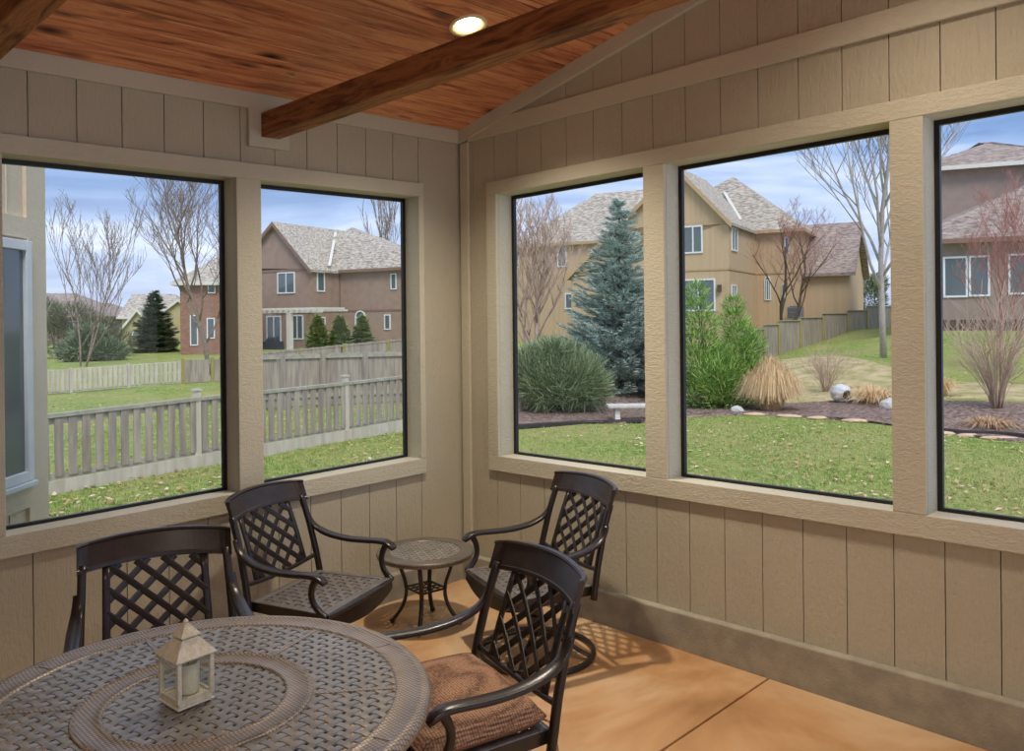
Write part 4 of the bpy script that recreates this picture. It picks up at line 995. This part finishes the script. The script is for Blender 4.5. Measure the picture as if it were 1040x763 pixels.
for d0_, d1_, z0_, z1_ in ((dE-.215, dE, zb0, zb1), (3.0, dE-.215, 2.27, 2.40), (3.0, dE-.215, .56, .70)): box(bm, (d0_, -.005, z0_), (d1_, .02, z1_), BY)
box(bm, (dE-.02, .0, zb0), (dE, .2, zb1), BY)
for dd in (5.0, 4.75, 4.5): box(bm, (dd-.004, .012, 2.4), (dd+.004, .0215, zb1), BY); box(bm, (dd-.004, .012, zb0), (dd+.004, .0215, .56), BY)
struct('corner_board', bm, 'siding_out', parent=wb)
bm = NB(); z0_, z1_ = .735, 2.25; a_, b_ = 3.95, dE-.20; f = .062
for q_ in ((a_, a_+f, z0_, z1_), (b_-f, b_, z0_, z1_), (a_+f, b_-f, z0_, z0_+f), (a_+f, b_-f, z1_-f, z1_)): box(bm, (q_[0], -.03, q_[2]), (q_[1], .03, q_[3]), BY)
box(bm, (a_-.02, -.05, z0_-.035), (b_+.01, .0, z0_-.004), BY)
struct('casement_frame', bm, 'white', parent=wb, bevel=.004)
bm = NB(); box(bm, (a_+f, -.005, z0_+f), (b_-f, .01, z1_-f), BY); struct('casement_glass', bm, 'hglass', parent=wb)

# ------------------------------------------------------------------ plants
def tree(name, label, cat, base, height, spread, mat, seed, trunk_r=.12, trunk_h=.3, n_main=7, levels=4, up=.6, lean=(0, 0), group=None, multi=1, twig=.55, tr=.010, twmat=None, wig=.18):
    r = random.Random(seed)
    t = thing(name, label, cat, base, 0, group)
    bmT, bmB, bmW = NB(), NB(), NB()
    def branch(p, d, L, rad, lev):
        n = 5 if lev < 2 else 3
        pts = [Vector(p)]; dd = d.normalized()
        for i in range(n):
            dd = (dd + Vector((r.uniform(-1, 1), r.uniform(-1, 1), r.uniform(-.6, 1)))*wig + Vector((0, 0, .07*up))).normalized(); pts.append(pts[-1]+dd*L/n)
        bmx = bmT if lev == 0 else (bmB if lev < levels-1 else bmW)
        e_ = max(tr/ max(rad, 1e-4), .35)
        sweep(bmx, pts, rad*2, rad*2, (.3, .2, 1) if abs(dd.z) < .9 else (1, 0, 0), 6 if lev < 2 else (4 if lev < levels-1 else 3), lambda k: 1-(1-max(.35, min(1, e_)))*k, sq=1)
        if lev >= levels: return
        cnt = n_main if lev == 0 else (4 if lev == 1 else (5 if lev == 2 else 4))
        for k in range(cnt):
            f = (trunk_h + (1-trunk_h)*(k+.5)/cnt) if lev == 0 else .25+.75*(k+r.random())/cnt
            i = min(n-1, int(f*n)); q_ = pts[i].lerp(pts[i+1], f*n-i)
            ax = r.uniform(0, 2*PI) if lev else (2.4*k+r.uniform(-.3, .3))
            side = Vector((math.cos(ax), math.sin(ax), 0)); base_d = (pts[i+1]-pts[i]).normalized()
            nd = (side*spread*(1.0-.35*f if lev == 0 else 1) + base_d*.75 + Vector((0, 0, up))).normalized()
            branch(q_, nd, L*(.62 if lev == 0 else twig+r.uniform(-.05, .12))*(1.12-.45*f), max(rad*(.5 if lev else .5)*(1.1-.5*f), tr), lev+1)
    for m_ in range(multi):
        a = r.uniform(0, 6.28)+m_*2*PI/max(1, multi); off = Vector((math.cos(a), math.sin(a), 0))*(.12 if multi > 1 else 0)
        branch(off-Vector((0, 0, .15)), Vector((lean[0]+off.x*1.8, lean[1]+off.y*1.8, 1)), height*(1 if multi == 1 else r.uniform(.8, 1)), trunk_r, 0)
    obj('trunk', bmT, mat, t, True); obj('branches', bmB, mat, t, True); obj('twigs', bmW, twmat or mat, t)
    return t
def blob(bm, c, rad, n, r, L, w, up=.3, jitter=.35, down=False):
    """needle / leaf blades on a shell around c"""
    for _ in range(n):
        d = Vector((r.gauss(0, 1), r.gauss(0, 1), r.gauss(0, 1))).normalized()
        p = c + Vector((d.x*rad[0], d.y*rad[1], d.z*rad[2]))*(1-jitter*r.random()**1.6)
        e = (d + Vector((r.uniform(-.6, .6), r.uniform(-.6, .6), up+r.uniform(-.4, .4)))).normalized(); s = e.cross(Vector((r.uniform(-1, 1), r.uniform(-1, 1), r.uniform(-1, 1)))).normalized()*w
        l = L*r.uniform(.6, 1.2)
        bm.faces.new([bm.verts.new(q_) for q_ in (p-s, p+s, p+e*l+s*.3, p+e*l-s*.3)])
def conifer(name, label, base, H_, R_, mat, seed, layers=22, density=1.0, L=.16, w=.018, droop=-.05, group=None, cat='tree', bare=.04, stiff=.5, core='darkgreen'):
    r = random.Random(seed); t = thing(name, label, cat, base, 0, group)
    bm = NB(); sweep(bm, [(0, 0, -.1), (0, 0, H_*.5), (0, 0, H_*.97)], .2, .2, (1, 0, 0), 6, lambda k: 1-.85*k); obj('trunk', bm, 'bark_dark', t, True)
    bm = NB(); bb = NB()
    for i in range(layers):
        f = i/(layers-1); z = H_*(bare+(1-bare)*f); rad = R_*(1-f)**.74*(1-.15*math.exp(-f*18)) + .06
        nb = int(5+10*(1-f)*density)
        for k in range(nb):
            a = 2*PI*(k+r.random()*.8)/nb + i*1.3; rr = rad*r.uniform(.72, 1.1); d = Vector((math.cos(a), math.sin(a), 0)); side = Vector((-d.y, d.x, 0))
            z_ = z + r.uniform(-.5, .5)*H_/layers; N = max(3, int(rr/.17))
            pts = []
            for j in range(N+1):
                g = j/N; pts.append(Vector((d.x*rr*g, d.y*rr*g, z_ + droop*rr*math.sin(g*PI*.8) + .16*rr*g*g)))
            sweep(bb, pts, .03, .03, (0, 0, 1), 3, lambda k: 1-.6*k)
            for j in range(1, N+1):
                g = j/N; wdt = .30*rr*(1-g)*stiff+.07
                for q_ in range(int((7+16*g)*density)):
                    s_ = r.uniform(-1, 1); p = pts[j].lerp(pts[j-1], r.random()) + side*s_*wdt + Vector((0, 0, r.uniform(-.02, .05)))
                    e = (d*.8 + side*s_*1.0 + Vector((r.uniform(-.25, .25), r.uniform(-.25, .25), r.uniform(-.1, .55)))).normalized(); n_ = e.cross(Vector((r.uniform(-.6, .6), r.uniform(-.6, .6), 1))).normalized()*w
                    l = L*r.uniform(.6, 1.2); bm.faces.new([bm.verts.new(x) for x in (p-n_, p+n_, p+e*l+n_*.3, p+e*l-n_*.3)])
    for q_ in range(60):
        a = r.uniform(0, 6.28); p = Vector((0, 0, H_*.95+r.uniform(0, .25))); e = Vector((math.cos(a)*.5, math.sin(a)*.5, 1)).normalized(); n_ = e.cross(Vector((math.sin(a), -math.cos(a), 0))).normalized()*w; bm.faces.new([bm.verts.new(x) for x in (p-n_, p+n_, p+e*L)])
    obj('boughs', bb, 'bark_dark', t); obj('foliage', bm, mat, t); return t
def bush(name, label, base, blobs, mat, seed, n=5000, L=.14, w=.012, up=.5, group=None, cat='shrub', stems=8):
    r = random.Random(seed); t = thing(name, label, cat, base, 0, group); bm = NB()
    vol = sum(b_[1][0]*b_[1][2] for b_ in blobs)
    for c, rad in blobs: blob(bm, Vector(c), rad, int(n*rad[0]*rad[2]/vol), r, L, w, up, .5)
    obj('foliage', bm, mat, t); bm = NB()
    for k in range(stems):
        c, rad = blobs[k % len(blobs)]; sweep(bm, catmull([(r.uniform(-.1, .1), r.uniform(-.1, .1), -.05), (c[0]*.5, c[1]*.5, c[2]*.5), (c[0]+r.uniform(-.5, .5)*rad[0], c[1]+r.uniform(-.5, .5)*rad[1], c[2]+.5*rad[2])], 4), .05, .05, (1, 0, 0), 5, lambda k: 1-.7*k)
    obj('stems', bm, 'bark_dark', t, True); return t

# blue spruce
b0 = gp(630, 0, 23.3); top = at(632, 208, 23.3).z
conifer('blue_spruce', 'tall blue-green spruce behind the stone bench', b0, top-b0.z, 2.15, 'spruce', 21, 26, 1.6, .17, .017, -.16, bare=.05, stiff=.8)
# dark juniper shrub
b0 = gp(562, 0, 19.9)
R3 = random.Random(4)
bl = [((0, 0, .65), (.95, .85, .65)), ((-.55, .1, .7), (.7, .7, .6)), ((.55, -.1, .75), (.75, .7, .6)), ((-.2, .2, 1.15), (.6, .6, .5)), ((.35, .2, 1.15), (.55, .5, .45)), ((-.75, 0, 1.1), (.35, .4, .45)), ((.0, 0, 1.45), (.35, .35, .3)), ((.95, .1, .5), (.45, .4, .4))]
def rotc(bl_, s=1):
    return [((c[0]*Rh.x*s + c[1]*Fh.x*s, c[0]*Rh.y*s+c[1]*Fh.y*s, c[2]*s), tuple(q_*s for q_ in rad)) for c, rad in bl_]
bush('juniper_shrub', 'wide dark green juniper shrub at the lower left of the third window', b0, rotc(bl), 'juniper', 5, 15000, .27, .009, .55)
# bright green pine with two leaders
b0 = gp(722, 0, 20.8)
bl = []
for c, H_, R_ in (((-.32, 0), 3.3, .78), ((.66, .1), 2.95, .72), ((-.95, .3), 3.0, .42), ((.2, -.2), 1.7, .9)):
    for k in range(7):
        f = k/6; bl.append(((c[0]+.10*math.sin(k*2), c[1], .4+f*(H_-.75)), (R_*(1-.78*f)+.08, R_*(1-.75*f)+.08, .42-.12*f)))
bl += [((.95, -.1, .8), (.5, .4, .6)), ((.1, -.4, .8), (.8, .5, .6)), ((1.05, 0, 1.6), (.3, .3, .4))]
bush('mugo_pine', 'bright green bushy pine filling the left of the fourth window', b0, rotc(bl), 'pine_green', 6, 26000, .15, .011, .8)
# arborvitae row at brown house
for k, (px, D, labl) in enumerate(((322, 47, 'left of the three small arborvitae behind the fences'), (345, 47.5, 'middle of the three small arborvitae behind the fences'), (368, 48, 'right of the three small arborvitae behind the fences'))):
    zt = at(px, 323, D).z; zb_ = at(px, 352, D).z
    conifer('arborvitae', labl, (*at(px, 322, D).xy, zb_-.3), zt-zb_+.3, .76, 'arbor', 30+k, 14, 1.2, .2, .035, .1, 'arborvitae by the brown house', 'shrub', .02, 1.0)
# dark evergreens left window
p = at(157, 322, 55); zb_ = at(157, 356, 55).z; conifer('evergreen_tree', 'dark evergreen between the yellow gabled house and the brick house', (p.x, p.y, zb_-.6), at(157, 299, 55).z-zb_+.6, 1.7, 'darkgreen', 40, 16, 1.3, .3, .045, .1, bare=.05, stiff=1)
p = at(92, 322, 45); zb_ = at(92, 370, 45).z
bush('evergreen_scrub', 'low spreading dark evergreen beyond the far pale fence', (p.x, p.y, zb_), rotc([((0, 0, .9), (1.3, 1, .7)), ((-.8, 0, .7), (1, .8, .6)), ((1.0, 0, .7), (.9, .8, .6)), ((.1, 0, 1.7), (.7, .6, .5)), ((-.4, 0, 1.5), (.7, .6, .4))]), 'darkgreen', 41, 5000, .3, .03, .4)
p = at(60, 322, 50); zb_ = at(60, 366, 50).z
bush('scrub_thicket', 'grey-brown scrub thicket at the left edge beyond the far pale fence', (p.x, p.y, zb_), rotc([((-.5, 0, 1.4), (1.6, 1, 1.1)), ((-.9, 0, 2.8), (1.0, .8, 1.0)), ((.8, 0, 2.4), (1.4, .7, 1.1)), ((2.4, 0, 1.7), (1.3, .7, 1.0)), ((3.6, 0, 1.0), (1.0, .7, .8))]), 'olive', 42, 8000, .35, .018, .6)
# bare trees, left
p = at(82, 322, 40); tree('bare_tree', 'bare multi-stemmed tree in the left part of the leftmost window', 'tree', (p.x, p.y, -.7), 7.0, .55, 'bark', 52, .05, .12, 7, 3, .6, multi=3, tr=.010)
p = at(212, 322, 34); tree('bare_tree', 'bare spreading tree in front of the red brick house', 'tree', (p.x, p.y, -.6), 6.8, .9, 'bark', 58, .11, .18, 12, 4, .6, tr=.008, twig=.6)
# distant bare trees behind the brown house
for k, (px, D, top_y, lb) in enumerate(((385, 80, 232, 'distant bare tree showing above the right slope of the brown house roof'), (402, 82, 236, 'distant bare tree at the upper right edge of the second window'))):
    p = at(px, 322, D); tree('bare_tree', lb, 'tree', (p.x, p.y, -.3), at(px, top_y, D).z+.3, .35, 'bark', 60+k, .14, .3, 6, 3, .9, tr=.02)
# pinkish bare tree left of the spruce
p = gp(551, 0, 27); tree('bare_tree', 'densely branched pinkish bare tree left of the blue spruce', 'tree', p, 5.0, .75, 'twig_tan', 71, .09, .12, 12, 4, .7, multi=2, tr=.006, twig=.56)
# bare tree in front of tan house
p = at(797, 322, 44); zb_ = at(797, 336, 44).z; tree('bare_tree', 'dark-stemmed bare tree against the corner of the tan house', 'tree', (p.x, p.y, zb_-.6), 5.6, 1.0, 'bark_dark', 83, .10, .22, 6, 4, .5, multi=2, tr=.005, twmat='twig_red', twig=.58)
# pale tree at right of window 4
p = gp(897, 0, 29); tree('bare_tree', 'pale-trunked bare tree beside the thick mullion of the fourth window', 'tree', p, 9.0, .9, 'bark_pale', 93, .12, .2, 15, 4, .7, tr=.007, twmat='bark', twig=.62, wig=.14)
# fountain shrub window 5
def fountain(name, label, base, H_, R_, n, mat, seed, w=.012, group=None, twmat=None):
    r = random.Random(seed); t = thing(name, label, 'shrub', base, 0, group); bm = NB(); tw = NB()
    for k in range(n):
        a = r.uniform(0, 2*PI); s = r.random()**.7; h = H_*r.uniform(.6, 1)*(1-.25*s); q_ = Vector((math.cos(a), math.sin(a), 0))
        pts = catmull([q_*.08*r.random()+Vector((0, 0, -.05)), q_*(.06+.16*s*R_)+Vector((0, 0, h*.35)), q_*(.5*s*R_)+Vector((0, 0, h*.72)), q_*(s*R_)+Vector((0, 0, h))], 3)
        sweep(bm, pts, w*2, w*2, (1, .2, 0), 4, lambda k: 1-.65*k, sq=1)
        for j in range(5):
            p = pts[r.randrange(3, len(pts))]; e = (q_*r.uniform(0, .8)+Vector((r.uniform(-.6, .6), r.uniform(-.6, .6), r.uniform(.3, 1)))).normalized(); l = r.uniform(.2, .6)
            sweep(tw, [p, p+e*l*.5, p+e*l+Vector((0, 0, .03))], w*.9, w*.9, (1, 0, 0), 3)
    obj('stems', bm, mat, t, True); obj('twigs', tw, twmat or mat, t); return t
p = gp(1012, 0, 17.2); fountain('bare_shrub', 'fountain-shaped bare shrub with pale stems in the rightmost window', p, 2.6, 1.35, 90, 'twig_tan', 5, .009)
p = gp(1015, 0, 24); tree('bare_tree', 'bare tree with red budding twigs before the mauve house', 'tree', p, 4.8, .9, 'twig_red', 101, .04, .15, 8, 4, .7, multi=2, tr=.004, twig=.58)
p = gp(838, 0, 23.5); fountain('bare_shrub', 'low wiry bare shrub on the slope behind the white pot', p, 1.35, 1.0, 60, 'twig_tan', 6, .006)
# ornamental grasses
def grass(label, base, H_, R_, n, seed, mat='straw'):
    r = random.Random(seed); t = thing('ornamental_grass', label, 'grass clump', base); bm = NB()
    for k in range(n):
        a = r.uniform(0, 2*PI); s = r.random()**.75; h = H_*(.45+.55*r.random()**.6)*(1.06-.25*s); q_ = Vector((math.cos(a), math.sin(a), 0)); sd = Vector((-q_.y, q_.x, 0))*r.uniform(.004, .008); q_ = (q_+Vector((r.uniform(-.25, .25), r.uniform(-.25, .25), 0)))
        b_ = q_*r.uniform(0, .28)*R_; pts = [b_+Vector((0, 0, -.03)), b_+q_*R_*s*.45+Vector((0, 0, h*.62)), b_+q_*R_*s*.85+Vector((0, 0, h*(1-.2*s))), b_+q_*R_*s*1.15+Vector((0, 0, h*(.98-.6*s)))]
        vs = [(bm.verts.new(p-sd*(1-i*.25)), bm.verts.new(p+sd*(1-i*.25))) for i, p in enumerate(pts)]
        for A, B in zip(vs, vs[1:]): bm.faces.new((A[0], A[1], B[1], B[0]))
    obj('blades', bm, mat, t); return t
grass('large drooping clump of dry straw-coloured grass beside the green pine', gp(782, 0, 19.3), 1.32, .60, 5200, 3)
grass('low patch of dry grass right of the white pot, by the mullion', gp(888, 0, 19.6), .5, .9, 900, 4)
grass('low reddish dead plant at the foot of the fountain-shaped shrub', gp(1005, 0, 16.2), .28, .6, 600, 5, 'leaf_dead')
grass('dry grass tuft at the left edge of the rightmost window', gp(952, 0, 20.5), .6, .5, 600, 6)
# stone bench
bp = gp(640, 0, 18.6); bz = at(640, 427, 18.6).z; rzb = YAW-PI/2
bn = thing('stone_bench', 'pale stone garden bench at the foot of the blue spruce', 'bench', (bp.x, bp.y, max(bz, bp.z)), rzb+.05)
hb_ = .37
bm = NB(); N = 12
box(bm, (-.55, -.18, hb_-.08), (.62, .18, hb_)); obj('bench_top', bm, 'stone', bn, bevel=.02)
for x in (-.33, .43):
    bm = NB(); pr = [(.0, .15), (.04, .155), (.07, .12), (.14, .095), (.22, .105), (.28, .14), (.31, .15)]
    for (za, wa), (zb_, wb_) in zip(pr, pr[1:]): quadbox(bm, [(x-.06, -wa, za), (x+.06, -wa, za), (x+.06, wa, za), (x-.06, wa, za), (x-.06, -wb_, zb_), (x+.06, -wb_, zb_), (x+.06, wb_, zb_), (x-.06, wb_, zb_)])
    bmesh.ops.remove_doubles(bm, verts=bm.verts[:], dist=1e-5); obj('bench_leg', bm, 'stone', bn, bevel=.015)
# tipped white pot
pp = gp(854, 0, 19.9)
pt = thing('garden_pot', 'round white pot lying on its side in the mulch', 'pot', (pp.x, pp.y, pp.z+.04), -.55)
M4 = Matrix.Translation((0, 0, .20)) @ Matrix.Rotation(math.radians(97), 4, 'X')
bm = NB(); lathe(bm, [(.02, -.24), (.12, -.235), (.19, -.18), (.225, -.08), (.232, .0), (.215, .09), (.17, .16), (.135, .19), (.14, .215), (.125, .215), (.115, .185), (.16, .13), (.19, .05), (.2, -.05), (.1, -.2), (.02, -.21)], 28, M4=M4, cap=True)
for v in bm.verts: v.co += (v.co-Vector((0, 0, .2))).normalized()*.012*math.sin(9*math.atan2(v.co.z-.2, v.co.x))
obj('pot_body', bm, 'wicker', pt, True)
bm = NB(); lathe(bm, [(.118, .17), (.118, .176), (.002, .15)], 24, M4=M4, cap=True); obj('dark_opening', bm, 'hollow', pt)
# gazing ball/white rock
for k, (px, D, lb, s) in enumerate(((748, 19.0, 'small pale rock at the foot of the dry grass clump', .16), (903, 18.6, 'pale rock half hidden behind the thick mullion', .22))):
    p = gp(px, 0, D); bm = NB(); bmesh.ops.create_icosphere(bm, subdivisions=2, radius=s)
    for v in bm.verts: v.co *= 1+.25*noise.noise(v.co*6+Vector((k, 0, 0)))
    for v in bm.verts: v.co.z *= .75
    o = obj('garden_rock', bm, 'stone'); o.location = p+Vector((0, 0, .08)); tag(o, lb, 'rock')
# far hedge line behind right fence
p = at(884, 322, 60); zb_ = at(884, 315, 60).z
bush('evergreen_bush', 'dark bush behind the end of the sloping fence', (p.x, p.y, zb_-.8), rotc([((0, 0, 1.6), (1.4, 1, 1.5)), ((.6, 0, 2.8), (.8, .6, .7))]), 'darkgreen', 44, 2500, .3, .035, .4)

# ------------------------------------------------------------------ sky and light
wd = bpy.data.worlds.new('sky'); scene.world = wd; wd.use_nodes = True; nt = wd.node_tree; nt.nodes.clear()
class _M: pass
mm = _M(); mm.node_tree = nt; t = NT(mm)
tc = nt.nodes.new('ShaderNodeTexCoord'); sep = nt.nodes.new('ShaderNodeSeparateXYZ'); nt.links.new(tc.outputs['Generated'], sep.inputs[0])
mp = nt.nodes.new('ShaderNodeMapping'); mp.inputs['Scale'].default_value = (1.6, 1.6, 9); mp.inputs['Location'].default_value = (3.1, 1.7, 0); nt.links.new(tc.outputs['Generated'], mp.inputs[0])
nz = noise_n(t, mp.outputs[0], 1.5, 6, .55, .6)
base = ramp(t, sep.outputs[2], [(.0, lin((214, 214, 226))), (.09, lin((196, 206, 228))), (.17, lin((134, 162, 204))), (.3, lin((116, 146, 190))), (.6, lin((190, 200, 216)))])
cloud = ramp(t, nz, [(.36, lin((92, 124, 172))), (.5, lin((150, 176, 214))), (.62, lin((226, 232, 244)))])
mx = nt.nodes.new('ShaderNodeMix'); mx.data_type = 'RGBA'; mx.inputs['Factor'].default_value = .5
nt.links.new(base, mx.inputs[6]); nt.links.new(cloud, mx.inputs[7])
bg = nt.nodes.new('ShaderNodeBackground'); nt.links.new(mx.outputs[2], bg.inputs[0]); bg.inputs[1].default_value = 1.25
wo = nt.nodes.new('ShaderNodeOutputWorld'); nt.links.new(bg.outputs[0], wo.inputs[0])
sun = bpy.data.lights.new('sun', 'SUN'); sun.energy = 1.9; sun.angle = math.radians(25); sun.color = (1, .96, .9)
so = bpy.data.objects.new('sun', sun); C.objects.link(so); so.rotation_euler = Vector((.35, .55, -.8)).to_track_quat('-Z', 'Y').to_euler()

scene.view_settings.view_transform = 'Standard'; scene.view_settings.look = 'None'; scene.view_settings.gamma = 1
scene.view_settings.use_curve_mapping = False; scene.view_settings.exposure = .3
